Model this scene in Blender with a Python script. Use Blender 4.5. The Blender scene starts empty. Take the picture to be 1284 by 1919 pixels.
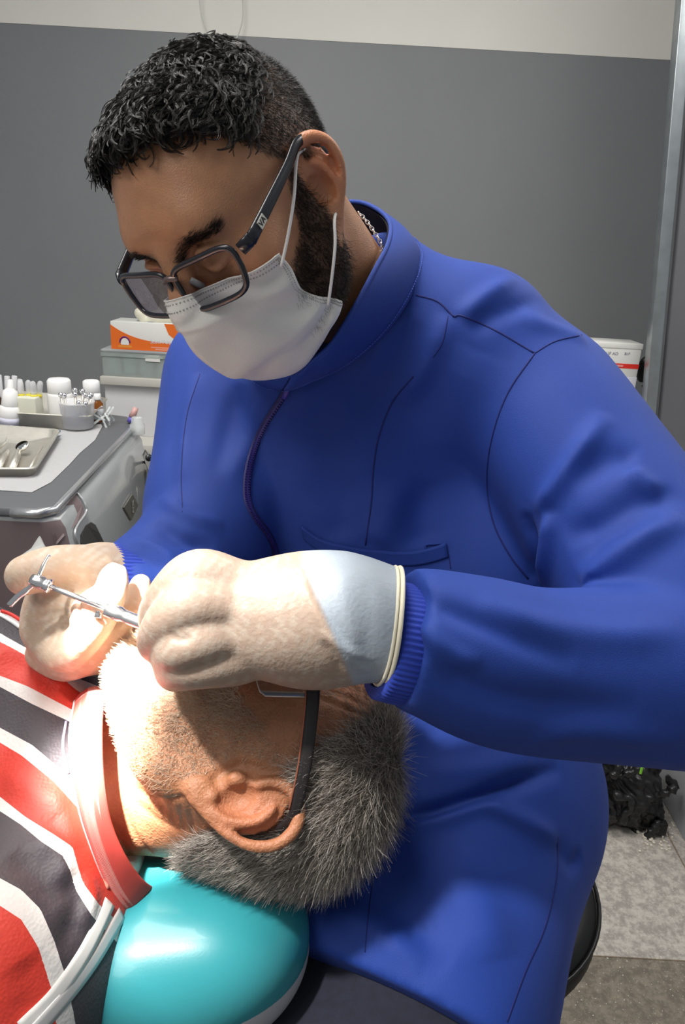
import bpy, math, random
import numpy as np
from mathutils import Vector, Matrix
from mathutils.bvhtree import BVHTree
from mathutils.kdtree import KDTree

# ------------------------------------------------------------------ camera, world, lights
S = bpy.context.scene
COL = S.collection
FPX = 1386.0
CX, CY = 642.0, 959.5
PITCH, ROLL = math.radians(20.0), math.radians(3.2)
cam_d = bpy.data.cameras.new('camera')
cam = bpy.data.objects.new('camera', cam_d)
COL.objects.link(cam)
S.camera = cam
cam_d.sensor_fit = 'VERTICAL'
cam_d.sensor_height = 36.0
cam_d.lens = 36.0 * FPX / 1919.0
cam_d.clip_start = 0.02
cam.matrix_world = Matrix.Translation((0, 0, 1.5)) @ Matrix.Rotation(math.pi / 2 - PITCH, 4, 'X') @ Matrix.Rotation(ROLL, 4, 'Z')
M3 = np.array(cam.matrix_world.to_3x3())
CR, CU, CF = M3[:, 0], M3[:, 1], -M3[:, 2]
CO = np.array((0, 0, 1.5))
CB = np.stack([CR, CU, CF], 1)            # view axes (right, up, forward) as world columns

def W(c):                                  # view-aligned metres -> world
    return np.asarray(c, float) @ CB.T + CO
def C(w):                                  # world -> view-aligned metres
    return (np.asarray(w, float) - CO) @ CB
def at(px, py, d):                         # a photo point at a given depth, view-aligned metres
    return np.array(((px - CX) * d / FPX, (CY - py) * d / FPX, d))
def pix(c):
    c = np.asarray(c)
    return CX + FPX * c[..., 0] / c[..., 2], CY - FPX * c[..., 1] / c[..., 2]

S.view_settings.view_transform = 'Standard'
S.view_settings.look = 'None'
S.view_settings.gamma = 1.0
S.view_settings.exposure = 0.0
S.view_settings.use_curve_mapping = False

wd = bpy.data.worlds.new('room_light')
S.world = wd
wd.use_nodes = True
bg = wd.node_tree.nodes['Background']
bg.inputs[0].default_value = (0.93, 0.97, 1.0, 1)
bg.inputs[1].default_value = 0.25

def aim(o, target):
    d = Vector(target) - o.location
    o.rotation_euler = d.to_track_quat('-Z', 'Y').to_euler()
def area(name, loc, target, size, power, color=(1, 1, 1)):
    l = bpy.data.lights.new(name, 'AREA')
    l.shape = 'RECTANGLE'
    l.size, l.size_y = size
    l.energy = power
    l.color = color
    o = bpy.data.objects.new(name, l)
    COL.objects.link(o)
    o.location = loc
    aim(o, target)
    return o
def spot(name, loc, target, deg, power, blend, radius, color=(1, 1, 1)):
    l = bpy.data.lights.new(name, 'SPOT')
    l.energy = power
    l.spot_size = math.radians(deg)
    l.spot_blend = blend
    l.shadow_soft_size = radius
    l.color = color
    o = bpy.data.objects.new(name, l)
    COL.objects.link(o)
    o.location = loc
    aim(o, target)
    return o
area('added_fill_light', (-0.5, 0.9, 2.75), (0.0, 1.0, 1.0), (1.2, 0.6), 38, (1, 0.97, 0.92))
area('added_fill_light', (1.3, 1.6, 2.75), (1.2, 1.7, 0.0), (1.2, 0.6), 20, (1, 0.97, 0.92))
LAMP = W((-0.30, 0.36, 0.13))
spot('dental_lamp_beam', LAMP, W(at(500, 1480, .60)), 25, 38, 0.05, 0.02, (1.0, 0.97, 0.92))
spot('dental_lamp_beam_centre', LAMP, W(at(245, 1195, .56)), 7.8, 850, 0.5, 0.02, (1.0, 0.96, 0.88))
spot('dental_lamp_beam_centre', LAMP, W(at(195, 1400, .56)), 8.0, 560, 0.65, 0.02, (1.0, 0.96, 0.88))
area('added_fill_light', (-1.0, -0.35, 2.6), (-.1, .6, 1.5), (.9, 0.5), 11, (1, 0.96, 0.90))  # added fill from the front left to brighten forehead and hair

# ------------------------------------------------------------------ object helpers
def tag(o, label=None, cat=None, group=None, kind=None):
    if label: o['label'] = label
    if cat: o['category'] = cat
    if group: o['group'] = group
    if kind: o['kind'] = kind
    return o
def root(name, loc, label, cat, group=None):
    o = bpy.data.objects.new(name, None)
    o.empty_display_size = 0.03
    COL.objects.link(o)
    o.location = loc
    return tag(o, label, cat, group)
def origin_of(o):
    p = Vector((0, 0, 0))
    while o is not None:
        p += o.location
        o = o.parent
    return np.array(p)
def mobj(name, V, F, mat=None, parent=None, loc=None, smooth=True, cols=None, mats=None, fmat=None):
    """V world coordinates (n,3); F list or array of faces"""
    V = np.asarray(V, float)
    base = origin_of(parent) if parent is not None else (np.asarray(loc, float) if loc is not None else np.zeros(3))
    me = bpy.data.meshes.new(name)
    if isinstance(F, np.ndarray) and F.ndim == 2 and F.shape[1] in (3, 4):
        n, k = F.shape
        me.vertices.add(len(V)); me.vertices.foreach_set('co', (V - base).astype(np.float32).ravel())
        me.loops.add(n * k); me.loops.foreach_set('vertex_index', F.astype(np.int32).ravel())
        me.polygons.add(n); me.polygons.foreach_set('loop_start', np.arange(0, n * k, k, dtype=np.int32))
        me.polygons.foreach_set('loop_total', np.full(n, k, np.int32))
        me.update(calc_edges=True)
    else:
        me.from_pydata([tuple(v) for v in (V - base)], [], [tuple(int(i) for i in f) for f in F])
        me.update()
    if smooth:
        me.polygons.foreach_set('use_smooth', np.ones(len(me.polygons), bool))
    if mats:
        for m in mats: me.materials.append(m)
        me.polygons.foreach_set('material_index', np.asarray(fmat, np.int32))
    elif mat: me.materials.append(mat)
    if cols:
        for key, val in cols.items():
            val = np.asarray(val, np.float32)
            if val.ndim == 1:
                a = me.attributes.new(key, 'FLOAT', 'POINT'); a.data.foreach_set('value', val)
            else:
                a = me.attributes.new(key, 'FLOAT_VECTOR', 'POINT'); a.data.foreach_set('vector', val.ravel())
    o = bpy.data.objects.new(name, me)
    COL.objects.link(o)
    if parent is not None: o.parent = parent
    else: o.location = base
    return o

class MB:                                  # mesh builder
    def __init__(s): s.V = []; s.F = []; s.n = 0; s.mi = []
    def add(s, V, F, mi=0):
        V = np.asarray(V, float)
        s.V.append(V)
        for f in F:
            s.F.append(tuple(i + s.n for i in f)); s.mi.append(mi)
        s.n += len(V)
        return s
    def build(s, name, mat, parent=None, loc=None, smooth=False, mats=None):
        V = np.concatenate(s.V)
        o = mobj(name, V, s.F, mat, parent, loc, smooth, mats=mats, fmat=s.mi if mats else None)
        return o
def bevel(o, w=0.002, seg=2):
    m = o.modifiers.new('bevel', 'BEVEL'); m.width = w; m.segments = seg; m.limit_method = 'ANGLE'
    o.data.polygons.foreach_set('use_smooth', np.ones(len(o.data.polygons), bool))
    return o
def solid(o, t, off=-1):
    m = o.modifiers.new('solid', 'SOLIDIFY'); m.thickness = t; m.offset = off
    return o
def subsurf(o, n=2):
    m = o.modifiers.new('sub', 'SUBSURF'); m.levels = n; m.render_levels = n
    return o
BOXF = [(0, 1, 3, 2), (4, 6, 7, 5), (0, 4, 5, 1), (2, 3, 7, 6), (0, 2, 6, 4), (1, 5, 7, 3)]
def boxv(c, h, R=None):
    """c centre, h half sizes, R 3x3 columns = axes"""
    P = np.array([(x, y, z) for x in (-1, 1) for y in (-1, 1) for z in (-1, 1)], float) * np.asarray(h, float)
    if R is not None: P = P @ np.asarray(R).T
    return P + np.asarray(c, float)
def lathe(prof, base, axis=(0, 0, 1), n=32, cap=True):
    axis = np.asarray(axis, float); axis = axis / np.linalg.norm(axis)
    u = np.cross(axis, (0.31, 0.87, 0.4)); u /= np.linalg.norm(u); v = np.cross(axis, u)
    V = []; F = []
    for r, z in prof:
        for i in range(n):
            a = 2 * math.pi * i / n
            V.append(np.asarray(base) + axis * z + (u * math.cos(a) + v * math.sin(a)) * r)
    for j in range(len(prof) - 1):
        for i in range(n):
            a, b = j * n + i, j * n + (i + 1) % n
            F.append((a, b, b + n, a + n))
    if cap:
        F.append(tuple(range(n))[::-1]); F.append(tuple(range((len(prof) - 1) * n, len(prof) * n)))
    return np.array(V), F
def crom(P, n):
    """Catmull-Rom through points, n samples per span"""
    P = np.asarray(P, float)
    if len(P) < 3:
        t = np.linspace(0, 1, n * (len(P) - 1) + 1)[:, None]
        return P[0] * (1 - t) + P[-1] * t
    Q = np.concatenate([[2 * P[0] - P[1]], P, [2 * P[-1] - P[-2]]])
    out = []
    for i in range(len(P) - 1):
        a, b, c, d = Q[i:i + 4]
        for k in range(n):
            t = k / n
            out.append(0.5 * (2 * b + (c - a) * t + (2 * a - 5 * b + 4 * c - d) * t * t + (3 * b - a - 3 * c + d) * t ** 3))
    out.append(P[-1])
    return np.array(out)
def tube(P, r, n=8, flat=None, up=None, closed=False):
    """tube mesh along P; r scalar or per-point; flat=(a,b) elliptical multipliers along frame axes"""
    P = np.asarray(P, float); m = len(P)
    r = np.full(m, r) if np.isscalar(r) else np.asarray(r, float)
    if closed: T = np.roll(P, -1, 0) - np.roll(P, 1, 0)
    else: T = np.gradient(P, axis=0)
    T /= np.linalg.norm(T, axis=1)[:, None] + 1e-12
    fa, fb = flat or (1, 1)
    V = []; F = []
    N = np.asarray(up, float) if up is not None else np.cross(T[0], (0.3, 0.5, 0.81))
    for i in range(m):
        N = (np.asarray(up, float) if up is not None else N)
        N = N - T[i] * (N @ T[i]); N /= np.linalg.norm(N) + 1e-12
        B = np.cross(T[i], N)
        for k in range(n):
            a = 2 * math.pi * (k + .5) / n
            V.append(P[i] + r[i] * (fa * math.cos(a) * N + fb * math.sin(a) * B))
    for j in range(m if closed else m - 1):
        for k in range(n):
            a, b = j * n + k, j * n + (k + 1) % n
            c, d = ((j + 1) % m) * n + (k + 1) % n, ((j + 1) % m) * n + k
            F.append((a, b, c, d))
    if not closed:
        F.append(tuple(range(n))[::-1]); F.append(tuple(range((m - 1) * n, m * n)))
    return np.array(V), F
def grid(Pg):
    """quad grid from array (a,b,3)"""
    a, b = Pg.shape[:2]
    F = [(i * b + j, i * b + j + 1, (i + 1) * b + j + 1, (i + 1) * b + j) for i in range(a - 1) for j in range(b - 1)]
    return Pg.reshape(-1, 3), F

# ------------------------------------------------------------------ materials
def mat(name, col, rough=0.5, metal=0.0, noise=0.0, nscale=40, bump=0.0, bscale=200, sss=0.0, spec=0.5,
        attr=None, trans=0.0, alpha=1.0, sheen=0.0, coat=0.0, ior=1.45, sssr=(1, .35, .2), emit=0, sssd=0.008, blow=0):
    m = bpy.data.materials.new(name); m.use_nodes = True
    nt = m.node_tree; N = nt.nodes; L = nt.links
    b = N['Principled BSDF']
    def setv(k, v): b.inputs[k].default_value = v
    setv('Roughness', rough); setv('Metallic', metal); setv('Specular IOR Level', spec); setv('IOR', ior)
    setv('Transmission Weight', trans); setv('Alpha', alpha); setv('Sheen Weight', sheen); setv('Coat Weight', coat)
    if sss: setv('Subsurface Weight', sss); setv('Subsurface Radius', sssr); setv('Subsurface Scale', sssd)
    tc = N.new('ShaderNodeTexCoord')
    src = None
    if attr:
        a = N.new('ShaderNodeAttribute'); a.attribute_name = attr; src = a.outputs['Vector']
    if noise:
        n = N.new('ShaderNodeTexNoise'); n.inputs['Scale'].default_value = nscale; n.inputs['Detail'].default_value = 5
        L.new(tc.outputs['Object'], n.inputs['Vector'])
        mp = N.new('ShaderNodeMapRange'); mp.inputs[1].default_value = .3; mp.inputs[2].default_value = .7
        mp.inputs[3].default_value = 1 - noise; mp.inputs[4].default_value = 1 + noise
        L.new(n.outputs[0], mp.inputs[0])
        mx = N.new('ShaderNodeVectorMath'); mx.operation = 'SCALE'
        if src: L.new(src, mx.inputs[0])
        else: mx.inputs[0].default_value = col[:3]
        L.new(mp.outputs[0], mx.inputs['Scale'])
        src = mx.outputs[0]
    if src: L.new(src, b.inputs['Base Color'])
    else: setv('Base Color', (*col[:3], 1))
    if bump:
        n = N.new('ShaderNodeTexNoise'); n.inputs['Scale'].default_value = bscale; n.inputs['Detail'].default_value = 3
        L.new(tc.outputs['Object'], n.inputs['Vector'])
        bp = N.new('ShaderNodeBump'); bp.inputs['Strength'].default_value = 1.0; bp.inputs['Distance'].default_value = bump
        L.new(n.outputs[0], bp.inputs['Height']); L.new(bp.outputs[0], b.inputs['Normal'])
    return m
def srgb(r, g, b):
    f = lambda v: ((v / 255 + .055) / 1.055) ** 2.4 if v > 10 else v / 255 / 12.92
    return (f(r), f(g), f(b))

# ------------------------------------------------------------------ sculpting: smooth union of primitives, surface nets
class Field:
    def __init__(s, lo, hi, h):
        s.lo = np.asarray(lo, float); s.h = h
        s.n = np.ceil((np.asarray(hi) - s.lo) / h).astype(int) + 1
        s.ax = [(s.lo[i] + h * np.arange(s.n[i])).astype(np.float32) for i in range(3)]
        s.D = np.full(tuple(s.n), 0.06, np.float32)
    def _blk(s, lo, hi):
        a = np.maximum(np.floor((np.asarray(lo) - s.lo) / s.h).astype(int), 0)
        b = np.minimum(np.ceil((np.asarray(hi) - s.lo) / s.h).astype(int) + 1, s.n)
        if (b <= a).any(): return None
        sl = tuple(slice(a[i], b[i]) for i in range(3))
        X = s.ax[0][sl[0]][:, None, None]; Y = s.ax[1][sl[1]][None, :, None]; Z = s.ax[2][sl[2]][None, None, :]
        return sl, X, Y, Z
    def _mix(s, sl, d, k, op):
        A = s.D[sl]
        if op == 'cut':
            d = -d; k = max(k, 1e-5)
            h = np.maximum(k - np.abs(A - d), 0) / k
            s.D[sl] = np.maximum(A, d) + h * h * k * .25
        else:
            k = max(k, 1e-5)
            h = np.maximum(k - np.abs(A - d), 0) / k
            s.D[sl] = np.minimum(A, d) - h * h * k * .25
    def ell(s, c, r, k=.01, R=None, op='add'):
        c = np.asarray(c, float); r = np.asarray(r, float) * np.ones(3); m = r.max() + k + 3 * s.h
        q = s._blk(c - m, c + m)
        if q is None: return s
        sl, X, Y, Z = q
        X = X - np.float32(c[0]); Y = Y - np.float32(c[1]); Z = Z - np.float32(c[2])
        if R is not None:
            R = np.asarray(R, np.float32)          # columns = axes
            X, Y, Z = (X * R[0, i] + Y * R[1, i] + Z * R[2, i] for i in range(3))
        r = r.astype(np.float32)
        k0 = np.sqrt((X / r[0]) ** 2 + (Y / r[1]) ** 2 + (Z / r[2]) ** 2)
        k1 = np.sqrt((X / r[0] ** 2) ** 2 + (Y / r[1] ** 2) ** 2 + (Z / r[2] ** 2) ** 2) + 1e-9
        s._mix(sl, (k0 * (k0 - 1) / k1).astype(np.float32), k, op)
        return s
    def cap(s, a, b, ra, rb=None, k=.01, op='add', fdir=None, fs=1.0):
        """tapered capsule; fdir/fs: thickness along fdir is multiplied by fs (<1 flattens)"""
        a = np.asarray(a, float); b = np.asarray(b, float); rb = ra if rb is None else rb
        m = max(ra, rb) * max(1, fs) + k + 3 * s.h
        q = s._blk(np.minimum(a, b) - m, np.maximum(a, b) + m)
        if q is None: return s
        sl, X, Y, Z = q
        ab = b - a; L2 = float(ab @ ab) + 1e-12
        X = X - np.float32(a[0]); Y = Y - np.float32(a[1]); Z = Z - np.float32(a[2])
        t = np.clip((X * np.float32(ab[0]) + Y * np.float32(ab[1]) + Z * np.float32(ab[2])) / np.float32(L2), 0, 1)
        dx, dy, dz = X - t * np.float32(ab[0]), Y - t * np.float32(ab[1]), Z - t * np.float32(ab[2])
        g = 1.0
        if fdir is not None:
            n = np.asarray(fdir, float); n = n / np.linalg.norm(n)
            w = dx * np.float32(n[0]) + dy * np.float32(n[1]) + dz * np.float32(n[2])
            e = np.float32(1 / fs - 1)
            dx, dy, dz = dx + e * w * np.float32(n[0]), dy + e * w * np.float32(n[1]), dz + e * w * np.float32(n[2])
            g = np.float32(min(1.0, fs) ** .5)
        d = (np.sqrt(dx * dx + dy * dy + dz * dz) - (np.float32(ra) + t * np.float32(rb - ra))) * g
        s._mix(sl, d.astype(np.float32), k, op)
        return s
    def chain(s, P, r, k=.01, n=4, op='add', fdir=None, fs=1.0):
        r = np.asarray(r, float) * np.ones(len(P))
        Q = crom(np.concatenate([np.asarray(P, float), r[:, None]], 1), n)
        for i in range(len(Q) - 1): s.cap(Q[i, :3], Q[i + 1, :3], max(Q[i, 3], 1e-4), max(Q[i + 1, 3], 1e-4), k if i == 0 else min(k, .6 * Q[i, 3]) if op == 'add' else k, op, fdir, fs)
        return s
    def mesh(s, smooth=1):
        D = s.D; h = s.h
        ins = D < 0
        nx, ny, nz = D.shape
        cnt = np.zeros((nx - 1, ny - 1, nz - 1), np.uint8)
        for i in (0, 1):
            for j in (0, 1):
                for k in (0, 1): cnt += ins[i:nx - 1 + i, j:ny - 1 + j, k:nz - 1 + k]
        act = np.argwhere((cnt > 0) & (cnt < 8))
        idx = np.full(cnt.shape, -1, np.int32)
        idx[act[:, 0], act[:, 1], act[:, 2]] = np.arange(len(act))
        acc = np.zeros((len(act), 3)); num = np.zeros(len(act))
        cor = [(i, j, k) for i in (0, 1) for j in (0, 1) for k in (0, 1)]
        val = {c: D[act[:, 0] + c[0], act[:, 1] + c[1], act[:, 2] + c[2]] for c in cor}
        for c in cor:
            for axn in range(3):
                if c[axn] == 0:
                    e = list(c); e[axn] = 1; e = tuple(e)
                    a, b = val[c], val[e]
                    m = (a < 0) != (b < 0)
                    t = a / (a - b + (a == b))
                    p = np.tile(np.array(c, float), (len(act), 1)); p[:, axn] += t
                    acc[m] += p[m]; num[m] += 1
        V = s.lo + h * (act + acc / num[:, None])
        F = []
        for axn in range(3):
            o1, o2 = (axn + 1) % 3, (axn + 2) % 3
            sa = [slice(None)] * 3; sb = [slice(None)] * 3
            sa[axn] = slice(0, -1); sb[axn] = slice(1, None)
            A = ins[tuple(sa)]; B = ins[tuple(sb)]
            E = np.argwhere(A != B)
            E = E[(E[:, o1] > 0) & (E[:, o2] > 0) & (E[:, o1] < D.shape[o1] - 1) & (E[:, o2] < D.shape[o2] - 1)]
            if not len(E): continue
            fl = A[E[:, 0], E[:, 1], E[:, 2]]
            q = []
            for d1, d2 in ((-1, -1), (0, -1), (0, 0), (-1, 0)):
                e = E.copy(); e[:, o1] += d1; e[:, o2] += d2
                q.append(idx[e[:, 0], e[:, 1], e[:, 2]])
            q = np.stack(q, 1)
            q[~fl] = q[~fl][:, ::-1]
            F.append(q[(q >= 0).all(1)])
        F = np.concatenate(F)
        for _ in range(smooth): V = relax(V, F, .5)
        return V, F
def relax(V, F, a=.5):
    acc = np.zeros_like(V); num = np.zeros(len(V))
    for i in range(4):
        p, q = F[:, i], F[:, (i + 1) % 4]
        for c in range(3):
            acc[:, c] += np.bincount(p, V[q, c], len(V)) + np.bincount(q, V[p, c], len(V))
        num += np.bincount(p, minlength=len(V)) + np.bincount(q, minlength=len(V))
    return V * (1 - a) + a * acc / np.maximum(num, 1)[:, None]
def vnormals(V, F):
    n = np.cross(V[F[:, 2]] - V[F[:, 0]], V[F[:, 3]] - V[F[:, 1]])
    N = np.zeros_like(V)
    for i in range(4):
        for c in range(3): N[:, c] += np.bincount(F[:, i], n[:, c], len(V))
    return N / (np.linalg.norm(N, axis=1)[:, None] + 1e-12)
def dist_poly(V, P, maxd=1.0):
    """distance of each vertex to a polyline and the parameter 0..1"""
    best = np.full(len(V), maxd * maxd); par = np.zeros(len(V))
    lo, hi = P.min(0) - maxd, P.max(0) + maxd
    sel = np.where(((V > lo) & (V < hi)).all(1))[0]
    if not len(sel): return np.sqrt(best), par
    Q = V[sel]; bb = best[sel]; pp = par[sel]; m = len(P) - 1
    for i in range(m):
        ab = P[i + 1] - P[i]
        t = np.clip(((Q - P[i]) @ ab) / (ab @ ab + 1e-12), 0, 1)
        d = ((Q - P[i] - t[:, None] * ab) ** 2).sum(1)
        w = d < bb
        bb[w] = d[w]; pp[w] = (i + t[w]) / m
    best[sel] = bb; par[sel] = pp
    return np.sqrt(best), par
def bvh(V, F): return BVHTree.FromPolygons([tuple(v) for v in V], [tuple(int(i) for i in f) for f in F])
def onto(tree, pts, back=0.0, far=None):
    """photo points -> view-space points on a view-space surface (position, normal)"""
    out = []; nor = []; last = far
    for (u, v) in pts:
        d = Vector(((u - CX) / FPX, (CY - v) / FPX, 1)).normalized()
        h = tree.ray_cast(Vector((0, 0, 0)), d)
        if h[0] is None:
            if last is None: continue
            p = np.array(d) / d[2] * last; out.append(p); nor.append(np.array((0, 0, -1.)))
            continue
        p = np.array(h[0]); n = np.array(h[1])
        if n @ np.array(d) > 0: n = -n
        last = p[2]
        out.append(p + n * back); nor.append(n)
    return np.array(out), np.array(nor)
def fold(V, N, tree, pts, amp, w, taper=.25, n=6):
    """raise (amp>0) or press in (amp<0) the surface along a line"""
    P, _ = onto(tree, crom(np.array(pts, float), n), far=None)
    if len(P) < 2: return V
    d, t = dist_poly(V, P, 3 * w)
    e = np.exp(-(d / w) ** 2) * (d < 2.9 * w)
    if taper: e = e * np.clip(np.minimum(t, 1 - t) / taper, 0, 1) ** .7
    return V + N * (amp * e)[:, None]

def strands(Pr, Dr, length, rad, seg=4, curl=0.0, curlr=0.0, droop=None, rng=None, bend=.0):
    """thin tapered hairs: Pr roots, Dr unit directions; returns V,F arrays"""
    n = len(Pr)
    length = length * np.ones(n)
    A = np.cross(Dr, rng.normal(size=(n, 3))); A /= np.linalg.norm(A, axis=1)[:, None]
    B = np.cross(Dr, A)
    ph = rng.uniform(0, 2 * np.pi, n)
    V = np.zeros((n, seg + 1, 3, 3))
    for j in range(seg + 1):
        t = j / seg
        c = Pr + Dr * (length * t)[:, None] + A * (bend * length * t * t)[:, None]
        if curlr: 
            ang = ph + curl * t * 2 * np.pi
            c = c + (A * (np.cos(ang) - np.cos(ph))[:, None] + B * (np.sin(ang) - np.sin(ph))[:, None]) * curlr * min(1, t * 2.0)
        if droop is not None: c = c + droop * (length * t * t)[:, None]
        r = rad * (1 - .75 * t)
        for k in range(3):
            a = 2 * np.pi * k / 3
            V[:, j, k] = c + (A * math.cos(a) + B * math.sin(a)) * r
    idx = np.arange(n * (seg + 1) * 3).reshape(n, seg + 1, 3)
    F = []
    for j in range(seg):
        for k in range(3):
            F.append(np.stack([idx[:, j, k], idx[:, j, (k + 1) % 3], idx[:, j + 1, (k + 1) % 3], idx[:, j + 1, k]], 1))
    return V.reshape(-1, 3), np.concatenate(F)
def scatter(V, F, wgt, n, rng):
    """random points on quads with a per-vertex weight; returns points and indices of quad"""
    a = np.linalg.norm(np.cross(V[F[:, 2]] - V[F[:, 0]], V[F[:, 3]] - V[F[:, 1]]), axis=1) * wgt[F].mean(1)
    f = rng.choice(len(F), n, p=a / a.sum())
    u, v = rng.uniform(size=n)[:, None], rng.uniform(size=n)[:, None]
    Q = V[F[f]]
    return (Q[:, 0] * (1 - u) + Q[:, 1] * u) * (1 - v) + (Q[:, 3] * (1 - u) + Q[:, 2] * u) * v, f

# ------------------------------------------------------------------ head sculpt (local metres: x forward, y left, z up)
class Frame:
    def __init__(s, t, F, U, sc=1.0):
        s.sc = sc
        s.t = np.asarray(t, float)
        F = np.asarray(F, float); F /= np.linalg.norm(F)
        U = np.asarray(U, float); U = U - F * (U @ F); U /= np.linalg.norm(U)
        Lf = np.cross(F, U)                    # view axes are left-handed, so this is the left side
        s.A = np.stack([F, Lf, U], 1)
    def toC(s, p): return np.asarray(p, float) * s.sc @ s.A.T + s.t
    def loc(s, c): return (np.asarray(c, float) - s.t) @ s.A / s.sc

def head_field(h, neck, low=-.2, jaw=1.0, belly=0.0, ears=(1, -1), face=True, tall=1.0, ear=1.0, earz=0.0, eout=.57, earx=-.006, eary=.073, lo=None, hi=None):
    f = Field(lo or (-.13, -.115, low), hi or (.145, .115, .15), h)
    f.ell((-.010, 0, .034), (.091, .075, .084 * tall), .01)
    f.ell((.030, 0, .044), (.060, .062, .058 * tall), .03)
    f.ell((.040, 0, -.008), (.052, .056, .062), .03)
    for s in (1, -1):
        f.chain([(.0, s * .056, -.030), (.022, s * .052, -.068), (.068, s * .022, -.092)], [.020, .019, .018], .03, 3)
        f.ell((.060, s * .042, -.010), (.025, .020, .018), .02)
        f.ell((.048, s * .038, -.048), (.030, .020, .030), .02)
    f.ell((.076, 0, -.090), (.020 * jaw, .024, .016), .02)
    f.ell((.045, 0, -.060), (.050, .044, .040), .03)
    f.cap((.080, -.028, .036), (.080, .028, .036), .016, .016, .02)
    if face:
        for s in (1, -1):
            f.ell((.100, s * .031, .012), (.016, .019, .013), .012, op='cut')
            f.ell((.079, s * .031, .011), (.0135, .0135, .0135), .003)
            f.chain([(.090, s * .018, .014), (.094, s * .030, .020), (.083, s * .045, .014)], .0030, .004)
            f.chain([(.089, s * .018, .008), (.092, s * .031, .002), (.082, s * .045, .009)], .0030, .004)
        f.chain([(.093, 0, .026), (.100, 0, .010), (.115, 0, -.012)], [.009, .009, .0115], .012)
        for s in (1, -1):
            f.ell((.104, s * .013, -.018), (.011, .008, .008), .006)
            f.ell((.109, s * .007, -.0265), (.004, .0035, .004), .003, op='cut')
        f.ell((.090, 0, -.050), (.018, .026, .022), .02)
        f.chain([(.092, -.024, -.050), (.106, -.006, -.044), (.104, 0, -.045), (.106, .006, -.044), (.092, .024, -.050)], [.003, .0055, .005, .0055, .003], .004)
        f.chain([(.091, -.022, -.052), (.104, 0, -.059), (.091, .022, -.052)], [.003, .0065, .003], .004)
        f.chain([(.094, -.024, -.051), (.110, 0, -.0515), (.094, .024, -.051)], .0014, .002, op='cut')
    for i in range(len(neck) - 1):
        (a, ra), (b, rb) = neck[i], neck[i + 1]
        f.cap(a, b, ra, rb, .03)
    for s in ears:
        e0 = np.array((earx, s * eary, earz))
        eu = np.array((-math.sqrt(1 - eout ** 2), s * eout, 0.)); ev = np.array((-.14, 0, .99)); en = np.cross(eu, ev) * s
        P = lambda u, v, w=0.: e0 + (eu * u + ev * v + en * w) * ear
        R = np.stack([eu, ev, en], 1)
        f.ell(P(.004, .001, -.001), (.021, .030, .0042), .004, R)
        f.chain([P(-.006, .002, .002), P(-.012, .014, .003), P(-.011, .026, .003), P(0, .034, .003), P(.013, .032, .004), P(.023, .021, .005),
                 P(.026, .006, .005), P(.022, -.009, .004), P(.014, -.022, .003), P(.006, -.030, .002)],
                [.0030, .0036, .0042, .0044, .0042, .0042, .0040, .0036, .0032, .004], .0035, 3)
        f.ell(P(-.001, -.031, .001), (.0095, .010, .0052), .006, R)
        f.chain([P(.010, -.020, .003), P(.0145, -.006, .004), P(.012, .008, .004), P(.003, .019, .003)], [.0038, .0038, .0034, .0032], .003, 3)
        f.ell(P(.001, -.005, .005), (.0110, .0140, .0095), .003, R, op='cut')
        f.ell(P(.0185, .010, .005), (.0035, .014, .0035), .003, R, op='cut')
        f.ell(P(.001, .024, .005), (.008, .004, .0035), .003, R, op='cut')
        f.ell(P(-.0115, -.006, .003), (.0050, .0062, .0040), .006, R)
        f.ell(P(.002, -.021, .003), (.005, .0045, .004), .004, R)
    return f

# ------------------------------------------------------------------ setting
rng = np.random.default_rng(7)
YW = 3.0                                   # back wall
ZB = 2.16                                  # height where the grey paint ends
M_wall = mat('grey_wall_paint', (.235, .242, .255), .5, noise=.03, nscale=3, bump=.0004, bscale=300)
M_wall2 = mat('cream_wall_paint', (.84, .82, .76), .7, noise=.02, nscale=4)
M_steel = mat('brushed_steel', (.74, .71, .64), .38, .85, noise=.05, nscale=60)
M_chrome = mat('polished_chrome', (.88, .88, .90), .2, 1.0)
M_white = mat('white_laminate', (.74, .74, .76), .35, noise=.02, nscale=8)
M_wtop = mat('pale_worktop', (.62, .60, .55), .4, noise=.03, nscale=20)
M_dark = mat('dark_plastic', (.012, .012, .013), .35)
M_card = mat('white_card', (.78, .78, .75), .6)
M_cardw = mat('cool_white_card', (.70, .70, .76), .5)
M_orange = mat('orange_print', (.80, .16, .02), .45)
M_red = mat('red_print', (.72, .03, .02), .5)
M_purple = mat('purple_print', (.10, .01, .20), .5)
M_ink = mat('grey_ink', (.12, .13, .2), .6)
M_whiteplastic = mat('white_plastic', (.80, .80, .80), .3, sss=.1, sssr=(1, 1, 1))
M_clear = mat('clear_plastic', (.80, .84, .84), .2, ior=1.3, alpha=.4)
M_frost = mat('frosted_plastic', (.80, .81, .84), .35, ior=1.2, alpha=.42)

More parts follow.
